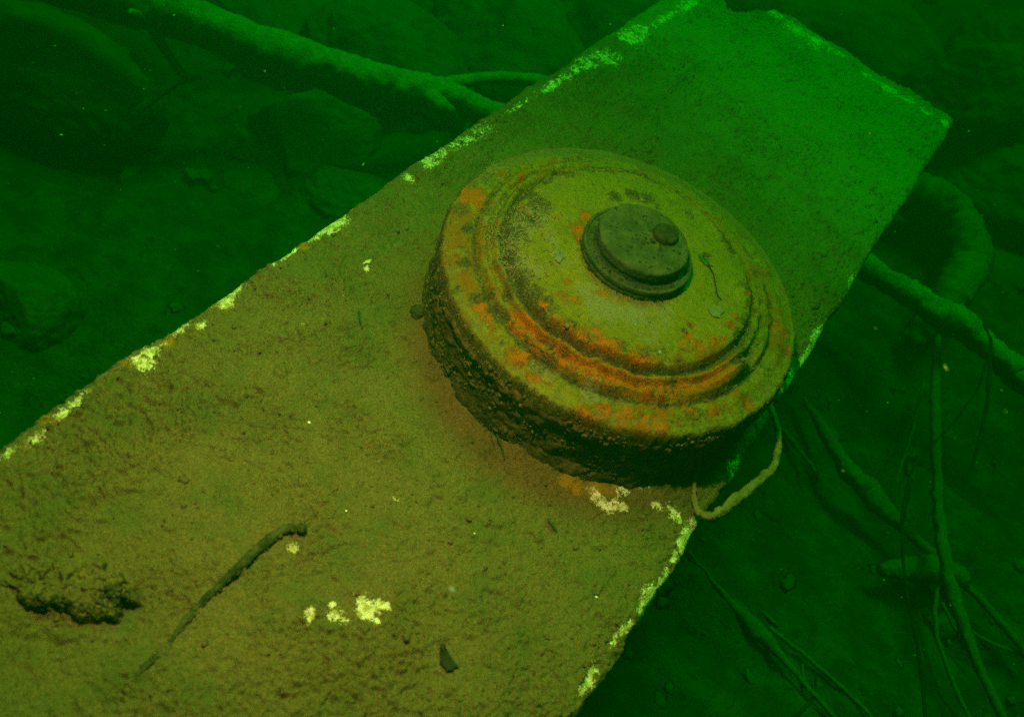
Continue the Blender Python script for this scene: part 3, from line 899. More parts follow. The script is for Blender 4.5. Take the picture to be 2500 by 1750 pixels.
def mine_side():
    na, nz = 900, 46
    A = np.linspace(0, 2*math.pi, na, endpoint=False)
    zs = np.linspace(0.0632, -0.0035, nz)
    t = np.linspace(0, 1, nz)
    rp = np.interp(zs, [-.004, .004, .010, .016, .048, .056, .060, .0640], [.1575, .1580, .1568, .1552, .1550, .1572, .1575, .1560])
    RR = np.repeat(rp[:, None], na, 1); ZZ = np.repeat(zs[:, None], na, 1)
    p = np.stack([(RR*np.cos(A)).ravel(), (RR*np.sin(A)).ravel(), ZZ.ravel()], 1)
    m = sstep(0.0632, 0.058, p[:, 2])
    d = 0.0028*fbm3(p, 0.022, 3, 131)+0.0020*np.maximum(fbm3(p, 0.009, 3, 133), -0.1)*1.3+0.0012*fbm3(p, 0.0035, 2, 135)
    rr = RR.ravel() + d*m
    aa = np.tile(A, nz)
    V = np.stack([rr*np.cos(aa), rr*np.sin(aa), p[:, 2]], 1)
    mk_obj('casing', V, grid_quads(na, nz, True)[:, ::-1], M_SIDE, MINE)
mine_side()

# crust of small growths over the casing and along the rim
def scatter(name, pos, nrm, size, m, parent=None, sub=1, squash=0.7, seed=1):
    g = np.random.default_rng(seed)
    bv, bf = ico(sub); n = len(pos)
    out = np.empty((n, len(bv), 3)); 
    for i in range(n):
        s = size[i]*(0.6+0.8*g.random(3)); v = bv*(1+1.0*(g.random((len(bv), 1))-0.5))*s
        a = g.random()*6.28; c_, s_ = math.cos(a), math.sin(a)
        v = np.stack([v[:, 0]*c_-v[:, 1]*s_, v[:, 0]*s_+v[:, 1]*c_, v[:, 2]*squash], 1)
        nz_ = nrm[i]; 
        ax = np.cross([0.3, 0.1, 0.9] if abs(nz_[2]) < 0.9 else [1, 0, 0], nz_); ax /= np.linalg.norm(ax); ay = np.cross(nz_, ax)
        out[i] = v[:, :1]*ax+v[:, 1:2]*ay+v[:, 2:]*nz_ + pos[i]
    f = (bf[None]+(np.arange(n)*len(bv))[:, None, None]).reshape(-1, 3)
    return mk_obj(name, out.reshape(-1, 3), None, m, parent, tris=f, smooth=True)

def crust():
    g = np.random.default_rng(11)
    n = 6500
    a = g.uniform(-3.4, 1.2, n); z = g.uniform(-0.001, 0.066, n)
    d = fbm3(np.stack([np.cos(a)*.157, np.sin(a)*.157, z], 1), 0.02, 2, 141)
    k = d > -0.12
    a, z = a[k], z[k]; r = np.interp(z, [-.004, .010, .016, .048, .058, .066], [.1580, .1570, .1558, .1556, .1580, .1570])
    pos = np.stack([r*np.cos(a), r*np.sin(a), z], 1); nm = np.stack([np.cos(a), np.sin(a), 0*a+0.15], 1); nm /= np.linalg.norm(nm, axis=1)[:, None]
    o = scatter('crust', pos, nm, g.gamma(1.4, 0.00036, len(pos))+0.0003, M_CRUST, MINE, 1, 0.8, 5)
    o['kind'] = 'stuff'
    # knobbly growth on the top where it is mossy
    idx = g.choice(np.where(MMOSS > 0.55)[0], 2200, replace=False)
    pos = np.stack([MP[idx, 0], MP[idx, 1], MZ[idx]+0.0002], 1)
    o = scatter('moss', pos, np.tile([0, 0, 1.0], (len(idx), 1)), g.gamma(1.6, 0.00020, len(idx))+0.00025, M_CRUST, MINE, 1, 0.7, 6)
    o['kind'] = 'stuff'
    # pale squiggly worm tubes on the left of the top
    vs, qs, ts, b = [], [], [], 0
    idx = np.where((blobs(MP, PALE) > 0.40) & (MP[:, 0] < -0.03) & (np.hypot(MP[:, 0], MP[:, 1]) > 0.07))[0]
    for i in g.choice(idx, 300, replace=False):
        x, y = MP[i, 0], MP[i, 1]; an = g.uniform(0, 6.28); pts = []
        L = g.uniform(0.0008, 0.0018)
        for s in range(5):
            j = i if s == 0 else int(np.argmin((MP[:, 0]-x)**2+(MP[:, 1]-y)**2)) if False else i
            pts.append((x, y, MZ[i]+0.0006+0.0006*math.sin(s*1.3+an), 0.00028))
            an += g.uniform(-1.2, 1.2); x += L*math.cos(an); y += L*math.sin(an)
        v, q, t = tube_arrays(pts, 8, 5, 0.25, 0.002, int(i) % 97, 0, b)
        vs.append(v); qs.append(q); ts.append(t); b += len(v)
    o = mk_obj('worm_tubes', np.vstack(vs), np.vstack(qs), M_TUBE, MINE, tris=np.vstack(ts)); o['kind'] = 'stuff'
crust()

# centre plug
def lathe(name, prof, m, parent, na=240, amp=0.0004, seed=0, centre=(0, 0), dens=3):
    pr = np.array(prof); q = []
    for a, b in zip(pr[:-1], pr[1:]):
        k = max(2, int(np.linalg.norm(b-a)/0.0009))
        q.append(a+(b-a)*np.linspace(0, 1, k, endpoint=False)[:, None])
    pr = np.vstack(q+[pr[-1:]])
    A = np.linspace(0, 2*math.pi, na, endpoint=False); n = len(pr)
    r = np.maximum(pr[:, 0], 0.0001)
    p = np.stack([(r[:, None]*np.cos(A)).ravel(), (r[:, None]*np.sin(A)).ravel(), np.repeat(pr[:, 1], na)], 1)
    tg = np.gradient(pr, axis=0); tg /= np.linalg.norm(tg, axis=1)[:, None]+1e-9
    nr = np.repeat(-tg[:, 1]*-1, na); nzv = np.repeat(-tg[:, 0], na)
    d = amp*(fbm3(p, 0.010, 3, seed)+0.6*fbm3(p, 0.003, 2, seed+3))
    aa = np.tile(A, n)
    p[:, 0] += d*np.cos(aa)*nr; p[:, 1] += d*np.sin(aa)*nr; p[:, 2] += d*nzv
    p[:, 0] += centre[0]; p[:, 1] += centre[1]
    k = np.arange(na)
    top = np.array([[centre[0], centre[1], pr[-1, 1]]])
    l = (n-1)*na
    tr = np.stack([l+k, l+(k+1) % na, np.full(na, n*na)], 1)
    return mk_obj(name, np.vstack([p, top]), grid_quads(na, n, True), m, parent, tris=tr)

PLUG = lathe('fuze_plug', [(.0455, .0935), (.0462, .0965), (.0462, .0990), (.0454, .1000), (.0457, .1010), (.0465, .1022), (.0466, .1052), (.0459, .1062), (.0446, .1061), (.0439, .1050), (.0436, .1044), (.0425, .1042), (.0400, .1046), (.0382, .1046), (.0374, .1040), (.030, .1040), (0, .1040)], M_PLUG, MINE, seed=151, amp=.0007)
CAP = lathe('plug_cap', [(.0366, .1030), (.0368, .1085), (.0374, .1092), (.0380, .1102), (.0381, .1166), (.0376, .1178), (.0364, .1184), (.0345, .1187), (0, .1188)], M_PLUG, PLUG, seed=153, amp=.0010)
lathe('button', [(.0100, .1170), (.0104, .1196), (.0105, .1222), (.0098, .1234), (.0066, .1236), (.0055, .1244), (.003, .1248), (0, .1248)], M_KNOB, PLUG, na=90, seed=155, centre=(.0105, .0150))
def plug_growth():
    g = np.random.default_rng(41); n = 900
    a = g.uniform(0, 6.283, n); k = g.integers(0, 3, n)
    r = np.choose(k, [g.uniform(.0380, .0430, n), g.uniform(.0455, .0475, n), g.uniform(.0, .0355, n)]); z = np.choose(k, [g.uniform(.1040, .1050, n), g.uniform(.0945, .1000, n), np.full(n, .1187)])
    o = scatter('grime', np.stack([r*np.cos(a), r*np.sin(a), z], 1), np.tile([0, 0, 1.], (n, 1)), g.gamma(1.5, .00026, n)+.0002, M_KNOB, PLUG, 1, .7, 19)
    o['kind'] = 'stuff'
plug_growth()

# carrying handle: a bent rod hanging over the slab's edge
tube('carrying_handle', [(.140, -.0585, .016, .0016), (.1455, -.0730, .0060, .0018), (.1535, -.0900, .0045, .0022), (.1615, -.0985, .0048, .0030), (.1685, -.0985, .0052, .0036), (.1755, -.0900, .0035, .0038),
                         (.1835, -.0580, -.0005, .0037), (.1935, -.0190, -.002, .0036), (.1952, -.0060, -.001, .0033), (.1905, .0080, .003, .0030), (.1800, .0220, .010, .0028), (.154, .036, .020, .0026)],
     M_HANDLE, MINE, n=170, sides=14, rough=0.55, rscale=0.006, fine=0.45)

# ------------------------------------------------------------------ things lying on the mine and the slab
def flake(name, outline, m, label, cat, z0, thick=0.0012, tilt=(0, 0), seed=0, parent=None):
    c = np.mean(outline, 0)
    o = np.array(outline)-c; n = len(o)
    # subdivided outline, slightly curled
    q = []
    for i in range(n):
        for t in (0, .34, .67): q.append(o[i]*(1-t)+o[(i+1) % n]*t)
    q = np.array(q); k = len(q); g = np.random.default_rng(seed)
    q = q*0.86 + g.normal(0, 0.0007, q.shape)
    ringz = lambda s: tilt[0]*q[:, 0]*s+tilt[1]*q[:, 1]*s
    lay = []
    for s, zz in ((1, 0), (1.02, thick*0.6), (0.94, thick), (0.5, thick*1.15)):
        lay.append(np.stack([q[:, 0]*s, q[:, 1]*s, ringz(s)+zz+g.normal(0, thick*0.08, k)], 1))
    v = np.vstack(lay+[np.array([[0, 0, thick*1.2]])])
    kk = np.arange(k)
    tr = np.stack([3*k+kk, 3*k+(kk+1) % k, np.full(k, 4*k)], 1)
    ob = mk_obj(name, v, grid_quads(k, 4, True), m, None, tris=tr)
    ob.location = (c[0], c[1], z0)
    return tag(ob, label, cat)

flake('dark_shard', [(0.0663, -0.3150), (0.0693, -0.3124), (0.0773, -0.3145), (0.0892, -0.3190), (0.0865, -0.3227), (0.0850, -0.3270), (0.0759, -0.3251), (0.0729, -0.3210)], M_SHARD, 'flat dark angular shard lying on the silt near the bottom of the slab', 'shard', sz(0.0780, -0.3183)+0.0016, 0.0014)
flake('leaf_fragment', [(0.0707, -0.0014), (0.0745, 0.0091), (0.0808, 0.0123), (0.0849, 0.0081), (0.0845, -0.0022), (0.0793, -0.0060)], M_FLAKE, 'grey green leaf fragment on the mine beside the right edge of its centre disc', 'leaf fragment', .0958, 0.0008)
flake('leaf_fragment', [(-0.0446, -0.0574), (-0.0480, -0.0462), (-0.0428, -0.0441), (-0.0394, -0.0481), (-0.0389, -0.0573)], M_FLAKE, 'grey green leaf fragment on the mine left of the dark plug', 'leaf fragment', .0960, 0.0009)
flake('leaf_fragment', [(0.0364, 0.0472), (0.0400, 0.0500), (0.0487, 0.0475), (0.0552, 0.0446), (0.0509, 0.0417), (0.0431, 0.0424)], M_LEAF, 'dark green sliver of leaf on the mine just right of the plug', 'leaf fragment', .0962, 0.0008)

o = tube('root_hair', [(0.0495, 0.0433, 0.0972, 0.0006), (0.0585, 0.0374, 0.0966, 0.0006), (0.0665, 0.0265, 0.0966, 0.0005), (0.0717, 0.0194, 0.0966, 0.0005), (0.0770, 0.0171, 0.0964, 0.0004)], M_STRAND, n=40, sides=6, rough=0.2, rscale=0.004)
tag(o, 'thin dark hair-like root curling across the mine right of the plug', 'root')

o = tube('mossy_stick', [(x_, y_, sz(x_, y_)+z_, r_) for x_, y_, z_, r_ in [(-0.0588, -0.4720, -0.0012, 0.0012), (-0.0603, -0.4581, -0.0020, 0.0013), (-0.0598, -0.4436, 0.0002, 0.0014), (-0.0603, -0.4297, -0.0022, 0.0014), (-0.0609, -0.4212, 0.0000, 0.0015), (-0.0632, -0.4097, -0.0016, 0.0016), (-0.0654, -0.3962, 0.0004, 0.0019), (-0.0648, -0.3782, 0.0014, 0.0024), (-0.0642, -0.3613, 0.0022, 0.0028), (-0.0647, -0.3426, 0.0027, 0.0030), (-0.0637, -0.3286, 0.0030, 0.0031), (-0.0607, -0.3208, 0.0034, 0.0028), (-0.0583, -0.3186, 0.0034, 0.0024)]], M_STICK, n=150, sides=20, rough=0.42, rscale=0.010, fine=0.22)
STK = o
tag(o, 'dark mossy stick half buried in silt at the lower left of the slab', 'stick')
o = mk_obj('pebble', ico(4)[0]*np.array([.0036, .0034, .0030])*(1+0.22*fbm3(ico(4)[0], 0.6, 3, 5))[:, None], None, M_STICK, tris=ico(4)[1]); o.location = (-0.0539, -0.3170, 0.0040)
tag(o, 'small dark round pebble at the upper end of the mossy stick', 'pebble')

def lump(name, x, y, z, sx, sy, h, rot, m, label, cat, seed, sub=6, rough=0.30):
    v, f = ico(sub)
    d = 1 + rough*fbm3(v, 0.55, 4, seed) + 0.22*fbm3(v, 0.16, 3, seed+7) + 0.10*fbm3(v, 0.06, 3, seed+9)
    p = v*d[:, None]*np.array([sx, sy, h]); c_, s_ = math.cos(rot), math.sin(rot)
    p = np.stack([p[:, 0]*c_-p[:, 1]*s_, p[:, 0]*s_+p[:, 1]*c_, p[:, 2]], 1)
    o = mk_obj(name, p, None, m, tris=f); o.location = (x, y, z)
    return tag(o, label, cat)

def silt_lump(x, y, label):
    na, nr = 260, 60
    A = np.linspace(0, 2*math.pi, na, endpoint=False); t = np.linspace(1.0, 0.004, nr)
    TT, AA = np.meshgrid(t, A, indexing='ij'); TT, AA = TT.ravel(), AA.ravel()
    e = 1 + 0.55*fbm2(np.cos(AA)*1.1, np.sin(AA)*1.1, 0.6, 5, 201)
    px_, py_ = TT*np.cos(AA)*e*.036, TT*np.sin(AA)*e*.019
    c_, s_ = math.cos(R(32)), math.sin(R(32))
    X, Y = px_*c_-py_*s_, px_*s_+py_*c_
    front = sstep(-.6, .8, -np.sin(AA-0.5))
    z = (1-TT**(3+5*front))*(.0045+.0050*front) + sstep(1, .8, TT)*(.0036*fbm2(X, Y, .012, 3, 203) + .0030*np.minimum(np.abs(fbm2(X, Y, .006, 3, 205))*2.2, 1) + .0016*fbm2(X, Y, .0032, 2, 207)) - .002*sstep(.9, 1, TT)
    P_ = np.stack([X, Y, z], 1)
    o = mk_obj('silt_lump', np.vstack([P_, [[0, 0, .010]]]), grid_quads(na, nr, True), M_LUMP, tris=np.stack([np.full(na, nr*na), (nr-1)*na+np.arange(na), (nr-1)*na+(np.arange(na)+1) % na], 1))
    o.location = (x, y, sz(x, y)-.0035); tag(o, label, 'silt lump')
    g = np.random.default_rng(55); i = g.choice(np.where((front > .6) & (TT > .55) & (z > .0035))[0], 420)  # dark growth kept to the front edge, putting shade there
    c = scatter('moss', P_[i]+np.array([0, 0, .0002]), np.tile([0, 0, 1.], (len(i), 1)), g.gamma(1.5, .00030, len(i))+.0003, M_STICK, o, 1, .9, 21)  # dark bits put shade on the front edge of the lump
    c['kind'] = 'stuff'
silt_lump(-0.1307, -0.4411, 'wide crusty lump of silt at the near left of the slab')
lump('shade_clump', -0.1667, 0.6800, -.020, .034, .026, .022, 0.5, M_DARKBARK, 'dark clump added as shade in the notch of the far slab edge', 'clump', 61, 5)  # added to darken the gap in the notch
lump('moss_tuft', -0.1200, -0.1101, .004, .0065, .006, .006, 0.4, M_STICK, 'small dark tuft of growth on the slab touching the left side of the mine', 'tuft', 37, 4)

def stick_moss():
    g = np.random.default_rng(3); me = STK.data; n = len(me.vertices)
    co = np.empty(n*3, np.float32); me.vertices.foreach_get('co', co); co = co.reshape(-1, 3)
    nm = np.empty(n*3, np.float32); me.vertices.foreach_get('normal', nm); nm = nm.reshape(-1, 3)
    i = g.choice(n, 1500); i = i[nm[i, 2] > -0.3]
    o = scatter('moss', co[i]+nm[i]*0.0002, nm[i].astype(float), g.gamma(1.5, .00028, len(i))+.0003, M_STICK, STK, 1, .9, 15)
    o['kind'] = 'stuff'
stick_moss()

def small(name, pts, m, label, cat, **kw):
    return tag(tube(name, pts, m, n=kw.pop('n', 30), sides=kw.pop('sides', 7), rough=0.3, rscale=0.006, **kw), label, cat)
small('grass_blade', [(-0.1413, -0.1565, 0.0030, 0.0004), (-0.1474, -0.1518, 0.0040, 0.0010), (-0.1515, -0.1490, 0.0060, 0.0008), (-0.1539, -0.1477, 0.0080, 0.0003)], M_LEAF, 'short green blade of weed on the slab left of the mine', 'weed')
small('twig', [(0.0014, -0.1596, 0.0060, 0.0010), (0.0087, -0.1637, 0.0040, 0.0009), (0.0185, -0.1711, 0.0030, 0.0006)], M_STICK, 'thin dark twig on the slab pointing away from the lower left base of the mine', 'twig')
small('twig', [(0.0730, -0.1885, 0.0025, 0.0009), (0.0801, -0.1913, 0.0030, 0.0012), (0.0840, -0.1923, 0.0025, 0.0006)], M_STICK, 'tiny dark twig on the slab between the mine and the three pale patches', 'twig')
small('rust_sliver', [(0.1483, 0.0046, 0.0730, 0.0007), (0.1544, 0.0014, 0.0710, 0.0006), (0.1602, 0.0001, 0.0690, 0.0004)], M_HANDLE, 'thin rust coloured sliver sticking out from the right rim of the mine', 'sliver')

def on_slab_crumbs():
    g = np.random.default_rng(23)
    n = 5200
    x = g.uniform(XL+.012, XR-.012, n); y = g.uniform(-.53, .45, n)
    d = fbm2(x, y, .06, 2, 161)
    k = (np.hypot(x, y) > .166) & (d > -0.25)
    x, y = x[k], y[k]; h = slab_h(x, y)[0]
    s = g.gamma(1.5, .00034, len(x))+.0004
    o = scatter('silt_crumbs', np.stack([x, y, h-s*0.1], 1), np.tile([0, 0, 1.], (len(x), 1)), s, M_CLOD, None, 1, .75, 8)
    o['kind'] = 'stuff'; o['label'] = 'loose crumbs of brown silt strewn over the slab'; o['category'] = 'silt'
on_slab_crumbs()
for i, (x, y, s, lab) in enumerate([(-0.1102, -0.2500, 0.0013, 'bright white crumb of shell alone on the slab left of the mine'), (-0.0414, -0.2851, 0.0009, 'tiny white shell crumb on the slab above the three pale patches'), (0.0383, -0.2358, 0.0007, 'tiny white crumb on the slab below the mine, right of the stick'), (0.1352, -0.2126, 0.0011, 'pale crumb near the right edge of the slab, below the mine')]):
    o = mk_obj('shell_crumb', ico(2)[0]*np.array([s, s*.8, s*.6])*(1+0.3*fbm3(ico(2)[0], .5, 2, i))[:, None], None, M_SHELL, tris=ico(2)[1])
    o.location = (x, y, sz(x, y)+s*.4); tag(o, lab, 'shell crumb')

# ------------------------------------------------------------------ rocks on the lake bed
def boulder(x, y, z, sx, sy, h, rot, label, seed, group='boulders on the dark lake bed', cuts=9, sub=6, tilt=0.0):
    g = np.random.default_rng(seed)
    v, f = ico(sub)
    nrm = g.normal(size=(cuts, 3)); nrm /= np.linalg.norm(nrm, axis=1)[:, None]; dd = g.uniform(.72, .95, cuts)
    rad = np.ones(len(v))
    for a, b in zip(nrm, dd):
        k = v@a
        rad = np.where(k > 0.05, np.minimum(rad, b/np.maximum(k, .05)), rad)
    rad = rad*(1+0.10*fbm3(v, .5, 4, seed)+0.035*fbm3(v, .12, 3, seed+3)+0.012*fbm3(v, .04, 2, seed+5))
    p = v*rad[:, None]*np.array([sx, sy, h]); c_, s_ = math.cos(tilt), math.sin(tilt)
    p = np.stack([p[:, 0]*c_+p[:, 2]*s_, p[:, 1], -p[:, 0]*s_+p[:, 2]*c_], 1)
    c_, s_ = math.cos(rot), math.sin(rot)
    p = np.stack([p[:, 0]*c_-p[:, 1]*s_, p[:, 0]*s_+p[:, 1]*c_, p[:, 2]], 1)
    o = mk_obj('boulder', p, None, M_ROCK, tris=f); o.location = (x, y, z)
    return tag(o, label, 'boulder', group)
for args in [
    (-0.6483, -0.1755, -0.4550, 0.0950, 0.0750, 0.0800, 0.5236, 'pale flat-topped boulder at the left edge of the photo, beside the slab', 5, 'boulders on the dark lake bed', 9, 6, 0.15),
    (-1.0133, 0.1463, -0.4500, 0.2000, 0.1100, 0.1100, 0.2094, 'dark low boulder in the upper left corner, below the thick branch', 51, 'boulders on the dark lake bed', 9, 6, 0.00),  # boulder added to give the corner its dark shade
    (-0.6308, 0.3530, -0.4200, 0.1000, 0.1200, 0.0900, -0.5236, 'wedge-shaped boulder between the thick branch and the middle of the slab edge', 8, 'boulders on the dark lake bed', 9, 6, 0.25),
    (-0.5018, 0.3085, -0.4400, 0.1000, 0.0900, 0.0700, 0.5236, 'low dark boulder lying against the left edge of the slab, below the branch fork', 12, 'boulders on the dark lake bed', 9, 6, 0.00),
    (-0.6402, 0.2431, -0.4600, 0.1000, 0.0800, 0.0500, 0.1745, 'small flat rock half sunk in silt left of the wedge-shaped boulder', 15, 'boulders on the dark lake bed', 9, 6, 0.00),
    (-0.6522, 0.5585, -0.4000, 0.1700, 0.1400, 0.1400, 0.2618, 'dark steep boulder behind the thick branch, left of the big sloping one', 17, 'boulders on the dark lake bed', 9, 6, 0.10),
    (-0.5289, 0.7835, -0.4200, 0.2400, 0.1800, 0.1700, -0.3491, 'big sloping boulder behind the branch fork at the top of the photo', 21, 'boulders on the dark lake bed', 9, 6, 0.20),
    (-0.4256, 0.9677, -0.3600, 0.1400, 0.1600, 0.1600, 0.1745, 'dark boulder touching the far left edge of the slab at the top', 24, 'boulders on the dark lake bed', 9, 6, 0.00),
    (-0.8815, 0.5399, -0.4200, 0.2200, 0.1200, 0.0700, -0.1745, 'long low boulder behind the upper end of the thick branch', 27, 'boulders on the dark lake bed', 9, 6, 0.00),
    (-0.0508, 1.5712, -0.4000, 0.2600, 0.2200, 0.1600, 0.4363, 'long dim boulder beyond the far edge of the slab', 31, 'boulders on the dark lake bed', 9, 6, 0.10),
    (0.2026, 1.4816, -0.3400, 0.1500, 0.1600, 0.1700, 0.0000, 'tall dark blocky boulder at the far right, beyond the slab corner', 35, 'boulders on the dark lake bed', 9, 6, 0.10),
    (0.3594, 1.3661, -0.4200, 0.2000, 0.1700, 0.1300, 0.6981, 'broad rounded boulder at the right edge of the photo, above the curved log', 39, 'boulders on the dark lake bed', 9, 6, 0.00),
    (0.2339, 1.7256, -0.3000, 0.1400, 0.1600, 0.1200, 0.1745, 'pale boulder cut off by the upper right corner of the photo', 42, 'boulders on the dark lake bed', 9, 6, 0.00),
    (0.4934, 1.1918, -0.4700, 0.1700, 0.1200, 0.0700, 0.3491, 'low silted rock at the right edge behind the crooked branch', 45, 'boulders on the dark lake bed', 9, 6, 0.00),
    (0.1879, 0.7949, -0.4500, 0.0700, 0.0600, 0.0400, 0.3491, 'small dark rock on the bed just right of the slab edge', 48, 'boulders on the dark lake bed', 9, 6, 0.00),
]: boulder(*args)

def rubble():
    g = np.random.default_rng(91); n = 1500
    x = g.uniform(-1.5, 1.4, n); y = g.uniform(-.4, 2.4, n)
    k = (fbm2(x, y, .35, 2, 171) > -0.1) & ~((x > XL-.03) & (x < XR+.03) & (y < YF))
    x, y = x[k], y[k]; s = g.gamma(1.3, .0045, len(x))+.002
    o = scatter('rubble', np.stack([x, y, ground_z(x, y)+s*.1], 1), np.tile([0, 0, 1.], (len(x), 1)), s, M_ROCK, None, 2, .45, 17)
    o['kind'] = 'stuff'; o['label'] = 'small stones and litter half sunk in the lake bed silt'; o['category'] = 'rubble'
rubble()

# ------------------------------------------------------------------ fallen branches, roots and strands
BR = thing('fallen_branch', (-0.6928, 0.3387, -0.2600), 'thick silted branch from the upper left to the slab edge, forked at its end', 'branch')
tube('limb', [(-1.1090, 0.0933, -0.2600, 0.0325), (-0.9738, 0.1683, -0.2600, 0.0325), (-0.8475, 0.2428, -0.2600, 0.0318), (-0.7229, 0.3011, -0.2600, 0.0303), (-0.6199, 0.3507, -0.2600, 0.0293), (-0.5392, 0.4003, -0.2600, 0.0278), (-0.4848, 0.4448, -0.2600, 0.0256), (-0.4429, 0.4654, -0.2600, 0.0212), (-0.4002, 0.4854, -0.2600, 0.0167), (-0.3422, 0.5194, -0.2600, 0.0143), (-0.2858, 0.5697, -0.2800, 0.0120)], M_BARK, BR, n=260, sides=26, rough=0.20, rscale=0.050, fine=0.15, seed=1)
tube('fork', [(-0.4944, 0.4361, -0.2600, 0.0159), (-0.4841, 0.4754, -0.2600, 0.0130), (-0.4681, 0.5201, -0.2600, 0.0106), (-0.4422, 0.5654, -0.2600, 0.0107), (-0.4047, 0.6092, -0.2600, 0.0109), (-0.3503, 0.6567, -0.2600, 0.0103), (-0.2837, 0.6876, -0.2600, 0.0083)], M_BARK, BR, n=120, sides=20, rough=0.20, rscale=0.050, fine=0.15, seed=2)
tube('stub', [(-0.4880, 0.4283, -0.2600, 0.0159), (-0.4538, 0.4268, -0.2600, 0.0139), (-0.4399, 0.4452, -0.2900, 0.0116), (-0.4361, 0.4738, -0.3400, 0.0088)], M_BARK, BR, n=60, sides=20, rough=0.20, rscale=0.050, fine=0.15, seed=3)
tube('knot', [(-0.8241, 0.1841, -0.2400, 0.0076), (-0.8198, 0.1714, -0.2250, 0.0098), (-0.8074, 0.1570, -0.2100, 0.0079), (-0.7996, 0.1488, -0.2000, 0.0028)], M_BARK, BR, n=40, sides=20, rough=0.20, rscale=0.050, fine=0.15, seed=4)
TW = tube('twig', [(-0.8369, 0.2119, -0.2700, 0.0079), (-0.8220, 0.2144, -0.2900, 0.0074), (-0.7951, 0.2160, -0.3100, 0.0062), (-0.7761, 0.2123, -0.3200, 0.0062)], M_DARKBARK, BR, n=60, sides=10, rough=.2, rscale=.02)
tube('twig', [(-0.7636, 0.2341, -0.3200, 0.0031), (-0.7749, 0.2090, -0.3200, 0.0068), (-0.7703, 0.1707, -0.3200, 0.0061), (-0.7683, 0.1313, -0.3300, 0.0066), (-0.7706, 0.1178, -0.3400, 0.0078)], M_DARKBARK, BR, n=60, sides=10, rough=.2, rscale=.02)
o = tube('crooked_branch', [(0.1514, 0.7124, -0.2700, 0.0186), (0.2227, 0.7078, -0.2700, 0.0198), (0.2738, 0.7140, -0.2700, 0.0203), (0.3264, 0.7137, -0.2700, 0.0215), (0.3691, 0.7201, -0.2700, 0.0273), (0.3981, 0.7217, -0.2700, 0.0227), (0.4373, 0.7110, -0.2700, 0.0186), (0.4757, 0.7005, -0.2700, 0.0209), (0.5134, 0.6902, -0.2700, 0.0176), (0.5873, 0.6660, -0.2700, 0.0154)], M_BARK, n=200, sides=22, rough=0.32, rscale=0.035, fine=0.20, seed=7, wob=0.0015)
tag(o, 'crooked knobbly branch reaching from under the right slab edge to the right side', 'branch')
o = tube('curved_log', [(0.0946, 1.0557, -0.3600, 0.0282), (0.1688, 1.0705, -0.3400, 0.0382), (0.2501, 1.0937, -0.3300, 0.0443), (0.3167, 1.0809, -0.3300, 0.0453), (0.3580, 1.0169, -0.3300, 0.0425), (0.3657, 0.9066, -0.3300, 0.0371), (0.3588, 0.8264, -0.3500, 0.0299), (0.3549, 0.7748, -0.3900, 0.0199)], M_LOG, n=160, sides=24, rough=0.26, rscale=0.060, fine=0.18, seed=9, wob=0.0015)
tag(o, 'thick log curved like a hook beyond the right slab edge, behind the crooked branch', 'log')
o = tube('root', [(0.3748, 0.7502, -0.3300, 0.0048), (0.3930, 0.6738, -0.3300, 0.0066), (0.4171, 0.5885, -0.3300, 0.0076), (0.4469, 0.4983, -0.3300, 0.0072), (0.4732, 0.4237, -0.3300, 0.0075), (0.4994, 0.3567, -0.3300, 0.0083), (0.5252, 0.3106, -0.3300, 0.0092), (0.5559, 0.2656, -0.3300, 0.0078), (0.5924, 0.2230, -0.3300, 0.0066), (0.6370, 0.1793, -0.3300, 0.0054)], M_ROOT, n=180, sides=14, rough=0.42, rscale=0.020, fine=0.25, seed=11, wob=0.0015)
tag(o, 'long pale root running straight down from the crooked branch to the bottom right', 'root', 'silted roots and sticks right of the slab')
o = tube('root', [(0.2515, 0.5160, -0.4000, 0.0032), (0.2917, 0.4921, -0.4000, 0.0077), (0.3524, 0.4505, -0.4000, 0.0124), (0.4025, 0.4317, -0.4000, 0.0171), (0.4492, 0.4189, -0.4000, 0.0121), (0.4934, 0.4104, -0.4000, 0.0078), (0.5363, 0.4034, -0.4000, 0.0071), (0.6004, 0.3887, -0.4000, 0.0064), (0.6573, 0.3686, -0.4000, 0.0057), (0.7002, 0.3464, -0.4000, 0.0050)], M_ROOT, n=180, sides=14, rough=0.42, rscale=0.020, fine=0.25, seed=13, wob=0.0015)
tag(o, 'diagonal root with a thick dark middle crossing the long straight root', 'root', 'silted roots and sticks right of the slab')
o = tube('wood_stub', [(0.4586, 0.3120, -0.3900, 0.0085), (0.4779, 0.3325, -0.3900, 0.0149), (0.5029, 0.3573, -0.3900, 0.0185), (0.5356, 0.3808, -0.3900, 0.0174), (0.5630, 0.3890, -0.3900, 0.0128), (0.5755, 0.3841, -0.3900, 0.0052)], M_ROOT, n=90, sides=18, rough=0.35, rscale=0.020, fine=0.20, seed=15, wob=0.0015)
tag(o, 'short stubby piece of dead wood beneath the crossing of the two roots', 'dead wood')
o = tube('thin_root', [(0.5402, 0.3676, -0.4000, 0.0035), (0.5483, 0.3275, -0.4000, 0.0034), (0.5655, 0.2826, -0.4000, 0.0030), (0.5953, 0.2445, -0.4000, 0.0032), (0.6364, 0.2056, -0.4000, 0.0029)], M_ROOT, n=80, sides=8, rough=0.30, rscale=0.030, fine=0.20, seed=17, wob=0.0015)
tag(o, 'thin root hanging down left of the long straight root', 'root', 'silted roots and sticks right of the slab')
